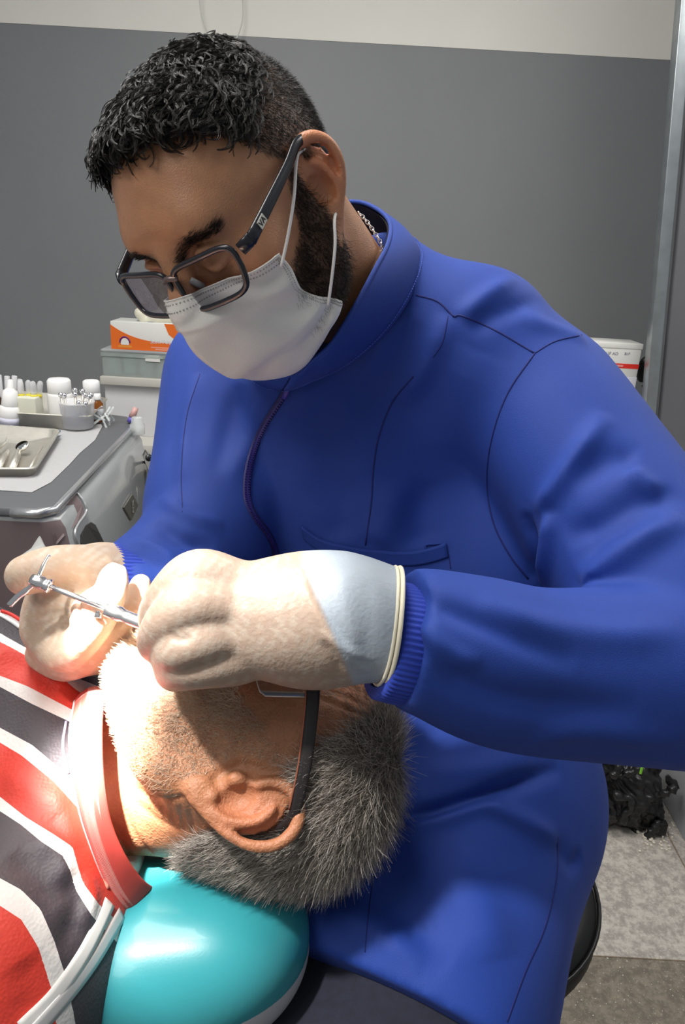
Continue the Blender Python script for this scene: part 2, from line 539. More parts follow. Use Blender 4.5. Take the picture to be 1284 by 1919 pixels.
SHADE_Y = 1.253 - 1.0
def floor_material():
    m = bpy.data.materials.new('speckled_floor_tile'); m.use_nodes = True
    nt = m.node_tree; N = nt.nodes; L = nt.links; b = N['Principled BSDF']
    b.inputs['Roughness'].default_value = .42
    tc = N.new('ShaderNodeTexCoord'); mp = N.new('ShaderNodeMapping')
    mp.inputs['Location'].default_value = (-.955 + .60, -(1.253 - 1.0) + .60, 0)
    L.new(tc.outputs['Object'], mp.inputs[0])
    br = N.new('ShaderNodeTexBrick'); br.offset = 0; br.inputs['Scale'].default_value = 1
    br.inputs['Brick Width'].default_value = .60; br.inputs['Row Height'].default_value = .60
    br.inputs['Mortar Size'].default_value = .0022; br.inputs['Mortar Smooth'].default_value = .1
    br.inputs['Color1'].default_value = (.24, .22, .20, 1); br.inputs['Color2'].default_value = (.27, .255, .235, 1)
    br.inputs['Mortar'].default_value = (.13, .10, .07, 1)
    L.new(mp.outputs[0], br.inputs['Vector'])
    n1 = N.new('ShaderNodeTexNoise'); n1.inputs['Scale'].default_value = 55; n1.inputs['Detail'].default_value = 6; n1.inputs['Roughness'].default_value = .7
    L.new(tc.outputs['Object'], n1.inputs['Vector'])
    r1 = N.new('ShaderNodeValToRGB'); r1.color_ramp.elements[0].position = .42; r1.color_ramp.elements[0].color = (.74, .73, .72, 1)
    r1.color_ramp.elements[1].position = .60; r1.color_ramp.elements[1].color = (1.25, 1.24, 1.2, 1)
    L.new(n1.outputs[0], r1.inputs[0])
    mx = N.new('ShaderNodeMix'); mx.data_type = 'RGBA'; mx.blend_type = 'MULTIPLY'; mx.inputs[0].default_value = 1
    L.new(br.outputs['Color'], mx.inputs[6]); L.new(r1.outputs[0], mx.inputs[7])
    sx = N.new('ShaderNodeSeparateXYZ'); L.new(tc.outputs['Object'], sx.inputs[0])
    st_ = N.new('ShaderNodeMath'); st_.operation = 'GREATER_THAN'; st_.inputs[1].default_value = SHADE_Y; L.new(sx.outputs[1], st_.inputs[0])
    row_shade = N.new('ShaderNodeMix'); row_shade.data_type = 'RGBA'; row_shade.inputs[6].default_value = (.85, .80, .70, 1); row_shade.inputs[7].default_value = (1.9, 1.92, 1.95, 1)  # floor shade painted into the colour: nearer tiles darkened, farther rows brightened
    L.new(st_.outputs[0], row_shade.inputs[0])
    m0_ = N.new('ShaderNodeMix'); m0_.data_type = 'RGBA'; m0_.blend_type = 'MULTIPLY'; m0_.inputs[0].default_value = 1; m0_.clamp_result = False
    L.new(mx.outputs[2], m0_.inputs[6]); L.new(row_shade.outputs[2], m0_.inputs[7]); mx = m0_
    v = N.new('ShaderNodeTexNoise'); v.inputs['Scale'].default_value = 190; v.inputs['Detail'].default_value = 2
    L.new(tc.outputs['Object'], v.inputs['Vector'])
    r2 = N.new('ShaderNodeValToRGB'); r2.color_ramp.elements[0].position = .67; r2.color_ramp.elements[0].color = (0, 0, 0, 1)
    r2.color_ramp.elements[1].position = .70; r2.color_ramp.elements[1].color = (1, 1, 1, 1)
    L.new(v.outputs[0], r2.inputs[0])
    m2 = N.new('ShaderNodeMix'); m2.data_type = 'RGBA'
    L.new(r2.outputs[0], m2.inputs[0]); L.new(mx.outputs[2], m2.inputs[6]); m2.inputs[7].default_value = (.66, .62, .56, 1)
    L.new(m2.outputs[2], b.inputs['Base Color'])
    bp = N.new('ShaderNodeBump'); bp.inputs['Distance'].default_value = .0006
    L.new(n1.outputs[0], bp.inputs['Height']); L.new(bp.outputs[0], b.inputs['Normal'])
    return m

def on_plane(px, py, y=None, z=None):
    d = W(((px - CX) / FPX, (CY - py) / FPX, 1)) - CO
    t = (y - CO[1]) / d[1] if y is not None else (z - CO[2]) / d[2]
    return CO + d * t
def struct(name, V, F, m, smooth=False):
    V = np.asarray(V, float)
    return tag(mobj(name, V, F, m, loc=(V[:, 0].mean(), V[:, 1].mean(), V[:, 2].min()), smooth=smooth), kind='structure')
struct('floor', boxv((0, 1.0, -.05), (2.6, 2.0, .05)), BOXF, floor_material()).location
struct('wall_back', boxv((0, YW + .05, ZB / 2), (2.6, .05, ZB / 2)), BOXF, M_wall)
struct('wall_back_upper', boxv((0, YW + .048, (ZB + 2.9) / 2), (2.6, .05, (2.9 - ZB) / 2)), BOXF, M_wall2)

# right-hand grey partition with its aluminium edge
p1, p2 = on_plane(1277, 0, y=2.40), on_plane(1207, 800, y=2.40)
def post(a, b, w, dp, dx=0.0, dy=0.0):
    V = []
    for p in (a, b):
        for (sx, sy) in ((0, 0), (1, 0), (1, 1), (0, 1)): V.append(p + np.array((dx + sx * w, dy + sy * dp, 0)))
    return V, [(0, 1, 2, 3), (7, 6, 5, 4), (0, 4, 5, 1), (1, 5, 6, 2), (2, 6, 7, 3), (3, 7, 4, 0)]
p2b = p2 + (p2 - p1) / np.linalg.norm(p2 - p1) * (p2[2] - .853)
V, F = post(p1 + (p1 - p2) * .6, p2b, .036, .045)
post_o = bevel(mobj('partition_edge_post', V, F, mat('dull_aluminium', (.42, .46, .48), .38, .85, noise=.12, nscale=18), loc=p2b), .003)
tag(post_o, 'dull aluminium edge post leaning beside the grey partition at the right', 'post')
V, F = post(p1 + (p1 - p2) * .6, p2b, .62, .03, dx=.056, dy=.010)
panel = mobj('partition_panel', V, F, mat('grey_gloss_panel', (.155, .155, .17), .30, noise=.06, nscale=4), loc=p2b, smooth=False)
bevel(panel, .006)
tag(panel, 'tall glossy dark grey partition panel at the right edge, behind the aluminium post', 'partition')

# worktop along the wall and its base units
ZW = .85
wt = mobj('worktop', boxv((0, 2.656, ZW - .022), (1.9, .341, .022)), BOXF, M_wtop, loc=(0, 2.656, ZW - .044), smooth=False)
bevel(wt, .003)
tag(wt, 'pale worktop running along the grey wall behind the seated dentist', 'worktop')
for i, x in enumerate((-1.425, -.475, .475, 1.425)):
    r_ = root('base_cabinet', (x, 2.56, 0), ['dark base cabinet under the far left of the pale worktop', 'dark base cabinet under the glove box end of the worktop', 'dark base cabinet under the worktop hidden behind the blue jacket', 'dark base cabinet under the worktop at the right edge'][i], 'cabinet', 'base cabinets under the worktop')
    bevel(mobj('body', boxv((x, 2.69, .433), (.472, .305, .373)), BOXF, mat('dark_laminate', (.02, .02, .022), .4), r_, smooth=False))
    for s in (-1, 1):
        dr = bevel(mobj('door', boxv((x + s * .236, 2.372, .44), (.23, .008, .355)), BOXF, mat('charcoal_door', (.03, .03, .033), .35), r_, smooth=False))
        mobj('handle', *tube([(x + s * .04, 2.352, .60), (x + s * .04, 2.352, .74)], .005), M_steel, dr)

# white box unit on the worktop with the organiser and glove box
a = on_plane(192, 720, y=2.40); b = on_plane(192, 806, y=2.40)
X0 = a[0]
cab = root('drawer_box', (X0 + .30, 2.50, ZW), 'white laminate box on the worktop under the clear organiser', 'box')
ztop = a[2]
bevel(mobj('body', boxv((X0 + .30, 2.53, (ZW + ztop) / 2), (.30, .11, (ztop - ZW) / 2)), BOXF, M_white, cab, smooth=False))
bevel(mobj('lid', boxv((X0 + .30, 2.52, ztop + .013), (.306, .125, .013)), BOXF, M_wtop, cab, smooth=False))
zt = ztop + .026
# organiser
org = root('parts_organiser', (X0 + .17, 2.50, zt), 'clear plastic compartment organiser under the orange glove box', 'organiser')
hh = .040
mk = MB()
mk.add(boxv((X0 + .165, 2.50, zt + .002), (.165, .085, .002)), BOXF)
for y in (2.415, 2.585): mk.add(boxv((X0 + .165, y, zt + hh), (.165, .0015, hh)), BOXF)
for i in range(7): mk.add(boxv((X0 + .001 + .0547 * i, 2.50, zt + hh), (.0018, .085, hh)), BOXF)
mk.add(boxv((X0 + .165, 2.415 - .002, zt + 2 * hh - .010), (.168, .004, .005)), BOXF)
mk.build('body', mat('clear_box_plastic', (.76, .82, .80), .2, trans=.72, ior=1.2), org)
for i in range(6):
    bevel(mobj('compartment_contents', boxv((X0 + .028 + .0547 * i, 2.50, zt + .029 + .004 * (i % 3)), (.021, .07, .025 + .004 * (i % 3))), BOXF,
               mat('pale_packets', [(.52, .64, .62), (.40, .60, .58), (.55, .63, .62), (.50, .58, .60)][i % 4], .6, noise=.2, nscale=80), org, smooth=False), .004)
bevel(mobj('lid', boxv((X0 + .165, 2.50, zt + 2 * hh + .003), (.168, .090, .0035)), BOXF, M_frost, org, smooth=False))
mobj('paper_label', boxv((X0 + .165, 2.4105, zt + hh * 1.62), (.024, .0006, .010)), BOXF, M_card, org, smooth=False)
# glove box
zg = zt + 2 * hh + .007
gx0, gw, gd, gh = X0 + .028, .235, .115, .088
gy = 2.425
gb = root('glove_box', (gx0 + gw / 2, gy + gd / 2, zg), 'orange and white cardboard glove box on the clear organiser, a glove pulled out', 'box')
carton = bevel(mobj('carton', boxv((gx0 + gw / 2, gy + gd / 2, zg + gh / 2), (gw / 2, gd / 2, gh / 2)), BOXF, M_card, gb, smooth=False), .002)
def prism_xz(pts, y, t):
    n = len(pts); V = [(x, y, z) for x, z in pts] + [(x, y - t, z) for x, z in pts]
    F = [tuple(range(n)), tuple(range(n, 2 * n))[::-1]] + [(i, (i + 1) % n, n + (i + 1) % n, n + i) for i in range(n)]
    return V, F
curve_ = [(gx0 + gw * t, zg + gh * (.30 + .58 * (1 - t) ** 3.2 if t < .62 else .30 + .01)) for t in np.linspace(0, 1, 24)]
V, F = prism_xz([(gx0, zg)] + curve_ + [(gx0 + gw, zg)], gy - .0002, .0006)
mobj('orange_band', [(x, y, z) for x, y, z in V], F, M_orange, carton, smooth=False)
V, F = prism_xz([(gx0 + gw * .74, zg + gh), (gx0 + gw * .80, zg + gh * .62), (gx0 + gw * .88, zg + gh * .46), (gx0 + gw, zg + gh * .40), (gx0 + gw, zg + gh)], gy - .0002, .0005)
mobj('orange_corner', V, F, M_orange, carton, smooth=False)
mobj('round_emblem', *tube([(gx0 + .045 + .016 * math.cos(t), gy - .0012, zg + .022 + .018 * math.sin(t)) for t in np.linspace(0, math.pi, 14)], .0022), M_purple, carton)
V, F = prism_xz([(gx0 + .045 + .0135 * math.cos(t), zg + .020 + .016 * math.sin(t)) for t in np.linspace(-.3, math.pi + .3, 16)], gy - .0008, .0004)
mobj('emblem_centre', V, F, M_card, carton, smooth=False)
V, F = prism_xz([(gx0 + .022, zg + .006), (gx0 + .068, zg + .006), (gx0 + .066, zg + .014), (gx0 + .024, zg + .014)], gy - .0013, .0004)
mobj('emblem_ribbon', V, F, mat('amber_print', (.78, .28, .04), .5), carton, smooth=False)
mobj('opening', *lathe([(.03, 0), (.03, .0006)], (gx0 + gw * .52, gy + gd * .45, zg + gh), n=24), mat('pale_blue_print', (.3, .36, .5), .5), carton, smooth=False)
def text(name, s, loc, size, m, parent, yaw=0.0, ext=.0002, pitch=math.pi / 2, Rm=None):
    c = bpy.data.curves.new(name, 'FONT'); c.body = s; c.size = size; c.extrude = ext; c.materials.append(m)
    c.align_x = 'CENTER'; c.align_y = 'CENTER'
    o = bpy.data.objects.new(name, c)
    COL.objects.link(o)
    o.parent = parent
    o.location = Vector(np.asarray(loc, float) - origin_of(parent))
    if Rm is not None: o.rotation_euler = Matrix(Rm.tolist()).to_euler()
    else: o.rotation_euler = (pitch, 0, yaw)
    bpy.context.view_layer.update()
    me = bpy.data.meshes.new_from_object(o)
    mo = bpy.data.objects.new(name, me); COL.objects.link(mo); mo.parent = parent
    mo.location = o.location; mo.rotation_euler = o.rotation_euler
    bpy.data.objects.remove(o)
    return mo
text('lettering', 'Sum Nit', (gx0 + gw * .68, gy - .0012, zg + gh * .34), .020, M_cardw, carton)
text('lettering', 'T.', (gx0 + gw * .86, gy - .0012, zg + gh * .18), .018, M_cardw, carton)
for k in range(2):
    mobj('small_print', boxv((gx0 + gw * (.74 + .03 * k), gy - .0010, zg + gh * (.13 - .07 * k)), (gw * (.19 - .03 * k), .0003, gh * .022)), BOXF, mat('pink_print', (.82, .35, .25), .5), carton, smooth=False)
# glove coming out of the box
f = Field((gx0 + .03, gy - .01, zg + gh - .02), (gx0 + gw + .06, gy + gd + .02, zg + gh + .13), .0025)
gc = np.array((gx0 + gw * .55, gy + gd * .42, zg + gh))
f.ell(gc + (.01, 0, .014), (.040, .030, .022), .01)
f.ell(gc + (.055, .005, .022), (.045, .028, .026), .015)
f.ell(gc + (-.020, -.012, .006), (.020, .015, .010), .01)
f.chain([gc + (-.028, -.018, .004), gc + (-.040, -.020, .022), gc + (-.046, -.016, .030)], [.010, .012, .010], .008)
f.chain([gc + (.020, 0, .020), gc + (.030, .002, .045), gc + (.030, .004, .064)], [.013, .0105, .009], .008)
f.chain([gc + (.07, 0, .030), gc + (.095, 0, .045), gc + (.115, .004, .040)], [.014, .012, .010], .008)
V, F = f.mesh(1)
lg = mobj('latex_glove', V, F, mat('cream_latex', (.76, .73, .60), .5, sss=.2, sssr=(1, .9, .6)), loc=gc)
tag(lg, 'crumpled cream latex glove pulled out of the orange box', 'glove')
# pen-like stick
a_ = on_plane(243, 792, z=1.10 + .002); b_ = on_plane(255, 764, y=a_[1] + .01)
pen = root('marker_pen', a_, 'small violet and pink marker standing at the back corner of the grey console', 'pen')
mobj('body', *tube([a_, a_ + (b_ - a_) * .35], .0068, 12), mat('violet_plastic', (.12, .10, .45), .4), pen)
mobj('cap', *tube([a_ + (b_ - a_) * .35, b_], [.008, .006], 12), mat('rose_plastic', (.55, .32, .30), .4), pen)

# right-hand end of the worktop: boxes, cables, mouse, papers
yb = 2.47
A = on_plane(1110, 640, y=yb); B = on_plane(1206, 646, y=yb); D_ = on_plane(1203, 706, y=yb)
zb = on_plane(1200, 768, y=yb)[2]
zb = ZW
lowtop = on_plane(1207, 708, y=yb)[2]
box2 = root('needle_carton', (B[0] - .07, yb + .05, zb), 'white carton marked 27G with a purple stripe, on the worktop below the red striped box', 'box')
c2 = bevel(mobj('carton', boxv((B[0] - .085, yb + .06, (zb + lowtop) / 2), (.085, .06, (lowtop - zb) / 2)), BOXF, M_cardw, box2, smooth=False), .0015)
mobj('purple_stripe', boxv((B[0] - .098, yb - .0006, (zb + lowtop) / 2 + .002), (.022, .0006, (lowtop - zb) / 2 - .004)), BOXF, M_purple, c2, smooth=False)
text('lettering', '27G', (B[0] - .037, yb - .0008, lowtop - .038), .030, M_ink, c2)
mobj('small_print', boxv((B[0] - .037, yb - .0006, lowtop - .056), (.014, .0003, .0015)), BOXF, M_ink, c2, smooth=False)
toptop = A[2] + .0
box1 = root('supply_carton', (B[0] - .10, yb + .06, lowtop), 'white carton with a red stripe, on top of the 27G carton', 'box')
c1 = bevel(mobj('carton', boxv((B[0] - .112, yb + .065, (lowtop + toptop) / 2 - .001), (.1118, .06, (toptop - lowtop) / 2 - .001)), BOXF, M_card, box1, smooth=False), .0015)
bevel(mobj('lid', boxv((B[0] - .112, yb + .065, toptop - .009), (.114, .062, .009)), BOXF, M_card, box1, smooth=False), .0015)
zr = on_plane(1200, 688, y=yb)[2]
stripe = mobj('red_stripe', boxv((B[0] - .112, yb + .0045, zr), (.1122, .0005, .0075)), BOXF, M_red, c1, smooth=False)
mobj('stripe_print', boxv((B[0] - .078, yb + .0036, zr), (.026, .0003, .003)), BOXF, mat('pale_red_print', (.8, .3, .28), .5), c1, smooth=False)
text('lettering', 'UF AD', (B[0] - .094, yb + .0044, toptop - .036), .014, M_ink, c1)
text('lettering', 'BLF', (B[0] - .045, yb + .0044, toptop - .034), .012, M_ink, c1)
# black lumps: small device with cable
m0 = on_plane(1222, 800, z=ZW)
m0 = m0 + (0, 0, 0)
mouse = root('computer_mouse', m0, 'black computer mouse on the worktop below the aluminium post', 'mouse')
f = Field(m0 + (-.07, -.06, -.005), m0 + (.07, .07, .05), .003)
f.ell(m0 + (0, .0, .012), (.050, .034, .026), .005)
f.cap(m0 + (-.1, -.1, -.045), m0 + (.1, .1, -.045), .048, k=.002, op='cut')
V, F = f.mesh(1)
mobj('shell', V, F, mat('gloss_black', (.015, .015, .016), .18, coat=.5), mouse)
mobj('wheel', *tube([m0 + (-.024, -.022, .028), m0 + (-.016, -.026, .028)], .006, 12), M_steel, mouse)
cb = [on_plane(u, v, z=ZW + .012) for u, v in ((1205, 788), (1218, 778), (1240, 782), (1255, 790), (1262, 800), (1266, 806))]
cb2 = [m0 + (.05, .03, .02), m0 + (.085, .06, .045), m0 + (.12, .05, .04), m0 + (.145, .0, .012), m0 + (.15, -.03, .006)]
tag(mobj('coiled_cable', *tube(crom(cb2, 6), .0045, 8), M_dark, loc=m0 + (.1, .03, 0)), 'black cable curling on the worktop beside the mouse', 'cable')
cb3 = [on_plane(1205, 722, y=yb + .10), on_plane(1211, 735, y=yb + .08), on_plane(1212, 750, y=yb + .06), on_plane(1206, 764, y=yb + .05)]
tag(mobj('hanging_cable', *tube(crom(cb3, 6), .005, 8), M_dark, loc=cb3[-1]), 'black cable loop hanging between the 27G carton and the post', 'cable')
dv = on_plane(1209, 690, y=yb + .13)
f = Field(dv + (-.05, -.03, -.06), dv + (.05, .03, .07), .003)
f.ell(dv, (.026, .016, .042), .005); f.ell(dv + (-.004, 0, -.02), (.020, .014, .03), .01)
V, F = f.mesh(1)
tag(mobj('wall_device', V, F, M_dark, loc=dv), 'dark rounded device on the wall behind the red striped carton', 'device')
for k in range(3):
    P = [on_plane(u, v, z=ZW) + (0, 0, .0015 + k * .0016) for u, v in ((1215 + 6 * k, 812), (1290 + 6 * k, 816 + k), (1330, 866 - 3 * k), (1262 - 4 * k, 862 - 4 * k))]
    V = P + [p - np.array((0, 0, .0012)) for p in P]
    sh = mobj('paper_sheet', V, [(0, 1, 2, 3), (7, 6, 5, 4), (0, 4, 5, 1), (1, 5, 6, 2), (2, 6, 7, 3), (3, 7, 4, 0)], mat('paper', (.82, .83, .84), .7), loc=P[0], smooth=False)
    tag(sh, ['bottom white sheet of the paper stack on the worktop at the right', 'middle white sheet of the paper stack on the worktop at the right', 'top white printed sheet of the paper stack on the worktop at the right'][k], 'paper', 'paper sheets on the worktop')
    if k == 2:
        mk = MB()
        for j in range(4):
            q0 = P[0] * (1 - .2 * (j + .6)) + P[1] * .2 * (j + .6); q1 = P[3] * (1 - .2 * (j + .6)) + P[2] * .2 * (j + .6)
            mk.add(*tube([q0 * .85 + q1 * .15 + (0, 0, .0002), q0 * .2 + q1 * .8 + (0, 0, .0002)], .0009, 4))
        mk.build('printed_lines', mat('pale_ink', (.45, .46, .45), .7), sh)
# white cable loop in front of the upper wall
for i, pts in enumerate((((370, -60), (374, 0), (378, 30), (388, 60), (398, 72), (412, 76), (436, 78), (446, 66), (454, 40), (455, 10), (452, -60)),)):
    P = [on_plane(u, v, y=YW - .05) for u, v in pts]
    tag(mobj('hanging_wire', *tube(crom(P, 6), .0022, 8), mat('off_white_wire', (.66, .66, .60), .5), loc=P[5]), 'thin off-white wire looping down the wall above the dark hair', 'wire')

# floor level, right: white cabinet side, black bag
p = on_plane(1262, 1600, z=0)
cabr = mobj('side_cabinet', boxv((p[0] + .25, p[1] + .30, .22), (.20, .35, .22)), BOXF, mat('pale_grey_laminate', (.42, .44, .48), .4), loc=(p[0] + .22, p[1] + .35, 0), smooth=False)
bevel(cabr, .004)
tag(cabr, 'low pale grey cabinet standing on the tiles at the right edge', 'cabinet')
bb = on_plane(1150, 1555, z=0)
bag = root('bag', bb, 'crumpled black bag with a lime green tag on the floor under the elbow', 'bag')
f = Field(bb + (-.19, -.08, -.01), bb + (.19, .20, .34), .005)
bc = bb + (.0, .05, 0)
f.cap(bc + (-.06, .03, .10), bc + (-.05, .03, .20), .085, .06, .02)
f.cap(bc + (.05, .02, .08), bc + (.075, .03, .18), .075, .05, .03)
f.cap(bc + (-.09, .03, .05), bc + (.09, .0, .04), .06, .05, .03)
f.ell(bc + (-.05, 0, .06), (.08, .065, .065), .03)
f.ell(bc + (.05, .0, .09), (.065, .06, .09), .03)
rr = np.random.default_rng(3)
for k in range(26):
    q = bc + (rr.uniform(-.13, .13), rr.uniform(-.08, -.03), rr.uniform(.02, .24)); e = q + (rr.uniform(-.05, .05), rr.uniform(-.01, .01), rr.uniform(-.08, .08))
    f.cap(q, e, .006, .010, .012, op='cut' if k % 2 else 'add')
V, F = f.mesh(1)
Nb_ = vnormals(V, F)
wv = np.sin(V[:, 0] * 70 + 3 * np.sin(V[:, 2] * 40)) * np.sin(V[:, 2] * 90 + 2 * np.sin(V[:, 0] * 55)) + .6 * np.sin(V[:, 0] * 160 + V[:, 2] * 120 + 2 * np.sin(V[:, 1] * 80))
V = V + Nb_ * (.007 * (1 - np.abs(wv)))[:, None]
V[:, 2] = np.maximum(V[:, 2], .001)
mobj('sack', V, F, mat('black_nylon', (.016, .016, .017), .32, bump=.002, bscale=40), bag)
tg = on_plane(1203, 1440, y=bb[1] - .055)
bevel(mobj('tag', boxv(tg, (.0035, .002, .018)), BOXF, mat('lime_fabric', (.30, .85, .05), .5), bag, smooth=False))
bk = on_plane(1232, 1552, z=.015)
bevel(mobj('buckle', boxv(bk + (0, -.01, .012), (.018, .010, .020)), BOXF, M_dark, bag, smooth=False), .003)
mobj('strap', *tube([bk + (0, .0, .03), bk + (-.012, .05, .10), bk + (-.03, .06, .16)], .010, 8, flat=(1, .3)), M_dark, bag)
# plaster crumbs at the skirting
mk = MB()
for k in range(60):
    q = on_plane(rr.uniform(1195, 1262), rr.uniform(1540, 1600), z=0) + (0, 0, .003)
    mk.add(boxv(q, rr.uniform(.001, .004, 3)), BOXF)
tag(mk.build('plaster_crumbs', mat('plaster', (.75, .70, .60), .9), loc=on_plane(1230, 1570, z=0)), 'white plaster crumbs scattered on the tiles beside the bag', 'crumbs', kind='stuff')

# ------------------------------------------------------------------ delivery console with trays at the left
ZT = 1.10
def top(u, v, dz=0.0): return on_plane(u, v, z=ZT + dz)
M_ctop = mat('charcoal_console_top', (.11, .115, .125), .5, noise=.03, nscale=60)
M_cbody = mat('glossy_grey_console', (.42, .435, .45), .22, coat=.5)
M_apron = mat('mauve_grey_apron', (.20, .15, .155), .3, coat=.4)
cons = root('delivery_console', (-.8, 1.45, .55), 'glossy grey dental delivery console with charcoal top at the left edge', 'console')
A0, B0, C0, D0, E0 = top(-330, 930), top(100, 948), top(249, 793), top(205, 776), top(-330, 764)
ringt = [A0, top(20, 951), top(70, 953), B0, (B0 * .5 + C0 * .5), C0, top(236, 780), D0, E0]
def down(P, dz, ox=0, oy=0): return [p + np.array((ox * k, oy * k2, dz)) for p, k, k2 in zip(P, kx, ky)]
kx = [0, .2, .5, 1, 1, 1, .9, .5, 0]; ky = [-1, -1, -1, -.6, 0, .3, .8, 1, 1]
n = len(ringt)
R0 = ringt; R1 = down(R0, -.014, .004, .004)
V = R0 + R1
F = [tuple(range(n))[::-1], tuple(range(n, 2 * n))] + [(i, (i + 1) % n, n + (i + 1) % n, n + i) for i in range(n)]
bevel(mobj('top_panel', V, F, M_ctop, cons, smooth=False), .003)
V, F = tube(np.array([p + (0, 0, -.008) for p in R0[1:7]]), .0075, 10)
mobj('silver_rim', V, F, mat('satin_silver', (.62, .63, .65), .25, .8), cons)
lip = [top(-330, 934, -.02), top(-100, 936, -.02), top(20, 944, -.02), top(88, 952, -.02)]
V, F = tube(crom(lip, 6), .013, 14, flat=(1, .8)); mobj('front_lip', V, F, mat('bright_lip', (.60, .64, .70), .12, .8), cons)
rings = [(-.014, .0, .0), (-.022, .010, 0), (-.035, .018, 0), (-.10, .030, .0), (-.22, .040, 0), (-.36, .030, 0), (-.50, .0, .0), (-.60, -.05, .0)]
kx = [0, .3, .6, .9, 1, 1, 1, .5, 0]; ky = [0] * 9
V = []
for dz, ox, oy in rings: V += down(R0, dz, ox, oy)
F = []
for j in range(len(rings) - 1):
    for i in range(n): F.append((j * n + i, j * n + (i + 1) % n, (j + 1) * n + (i + 1) % n, (j + 1) * n + i))
F.append(tuple(range(n))[::-1]); F.append(tuple(range((len(rings) - 1) * n, len(rings) * n)))
fmt_ = [1 if (len(f_) == 4 and max(f_) - min(f_) < 2 * n and (f_[0] % n) in (0, 1, 2, 8) and f_[0] >= n) else 0 for f_ in F]
bo = mobj('body', V, F, None, cons, smooth=True, mats=[M_cbody, M_apron], fmat=fmt_)
bt = BVHTree.FromPolygons([tuple(C(v)) for v in V], F)
def patch(name, pts, m, off=.003, th=.003, parent=cons):
    P, Nn = onto(bt, pts, off, far=1.3)
    k = len(P); Nm = Nn.mean(0); Nm /= np.linalg.norm(Nm)
    V = list(W(P)) + list(W(P - Nm * th)); F = [tuple(range(k)), tuple(range(k, 2 * k))[::-1]] + [(i, (i + 1) % k, k + (i + 1) % k, k + i) for i in range(k)]
    o = mobj(name, V, F, m, parent, smooth=False); return o, P, Nm
ap, P, Nm = patch('front_apron', [(96, 962), (104, 956), (133, 927), (143, 932), (152, 948), (156, 962), (140, 982), (120, 1003), (105, 1020), (100, 1000)], M_apron)
P, Nn = onto(bt, crom(np.array([(133, 925), (145, 930), (157, 950), (156, 963), (142, 983), (136, 998), (140, 1015), (150, 1035), (166, 1062)], float), 5), .004, far=1.3)
mobj('apron_trim', W(tube(P, .0022, 6)[0]), tube(P, .0022, 6)[1], mat('pale_trim', (.55, .56, .58), .3, .4), cons)
rec, P, Nm = patch('handle_recess', [(150, 1003), (160, 985), (168, 979), (176, 984), (184, 1000), (196, 1025), (206, 1045), (212, 1062), (172, 1062), (158, 1040), (150, 1018)], mat('dark_recess', (.07, .07, .068), .5))
emb, P, Nm = patch('emblem', [(229, 951), (245, 926), (256, 947), (243, 975)], mat('grey_emblem', (.14, .135, .115), .4), .004)
Xd = CR * .9 + CU * .45; Nw = np.array(CB @ Nm); Xd = Xd - Nw * (Xd @ Nw); Xd /= np.linalg.norm(Xd); Zd = np.cross(Nw, Xd)
c_ = W(P.mean(0) + Nm * .003)
text('lettering', 'MX', c_, .018, mat('pale_emblem_ink', (.35, .34, .32), .5), emb, Rm=np.stack([Xd, Zd, Nw], 1))
soc, P, Nm = patch('socket_plate', [(264, 853), (272, 842), (282, 852), (292, 875), (288, 905), (274, 882)], mat('grey_socket_plate', (.22, .22, .21), .35), .004)
for uu, vv in ((270, 866), (279, 858)):
    q, _ = onto(bt, [(uu, vv)], .006, far=1.3)
    V, F = lathe([(.0001, -.002), (.0062, -.002), (.0062, .002), (.0001, .002)], W(q[0]), CB @ Nm, 16); mobj('socket_hole', V, F, M_dark, soc)
jet = C0 + np.array((.018, -.03, .004))
V, F = lathe([(.016, -.02), (.016, .0), (.012, .006), (.012, .016), (.009, .018)], jet, n=20); mobj('clear_knob', V, F, M_clear, cons)
V, F = lathe([(.030, 0), (.030, .55)], (-.86, 1.5, 0), n=24); mobj('column', V, F, M_steel, cons)
V, F = lathe([(.22, 0), (.22, .02), (.20, .035), (.05, .06)], (-.86, 1.5, 0), n=32); mobj('foot', V, F, M_dark, cons)

# paper liner
pl_ = [top(-300, 806), top(110, 806), top(186, 792), top(192, 800), top(178, 826), top(150, 850), top(130, 872), top(96, 905), top(60, 924), top(0, 920), top(-300, 905)]
V = [p + np.array((0, 0, .0015)) for p in pl_] + [p + np.array((0, 0, .0005)) for p in pl_]; k = len(pl_)
F = [tuple(range(k)), tuple(range(k, 2 * k))[::-1]] + [(i, (i + 1) % k, k + (i + 1) % k, k + i) for i in range(k)]
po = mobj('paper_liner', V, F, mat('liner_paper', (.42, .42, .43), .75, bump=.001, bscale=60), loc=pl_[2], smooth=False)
tag(po, 'white paper liner spread under the metal trays on the console', 'paper')

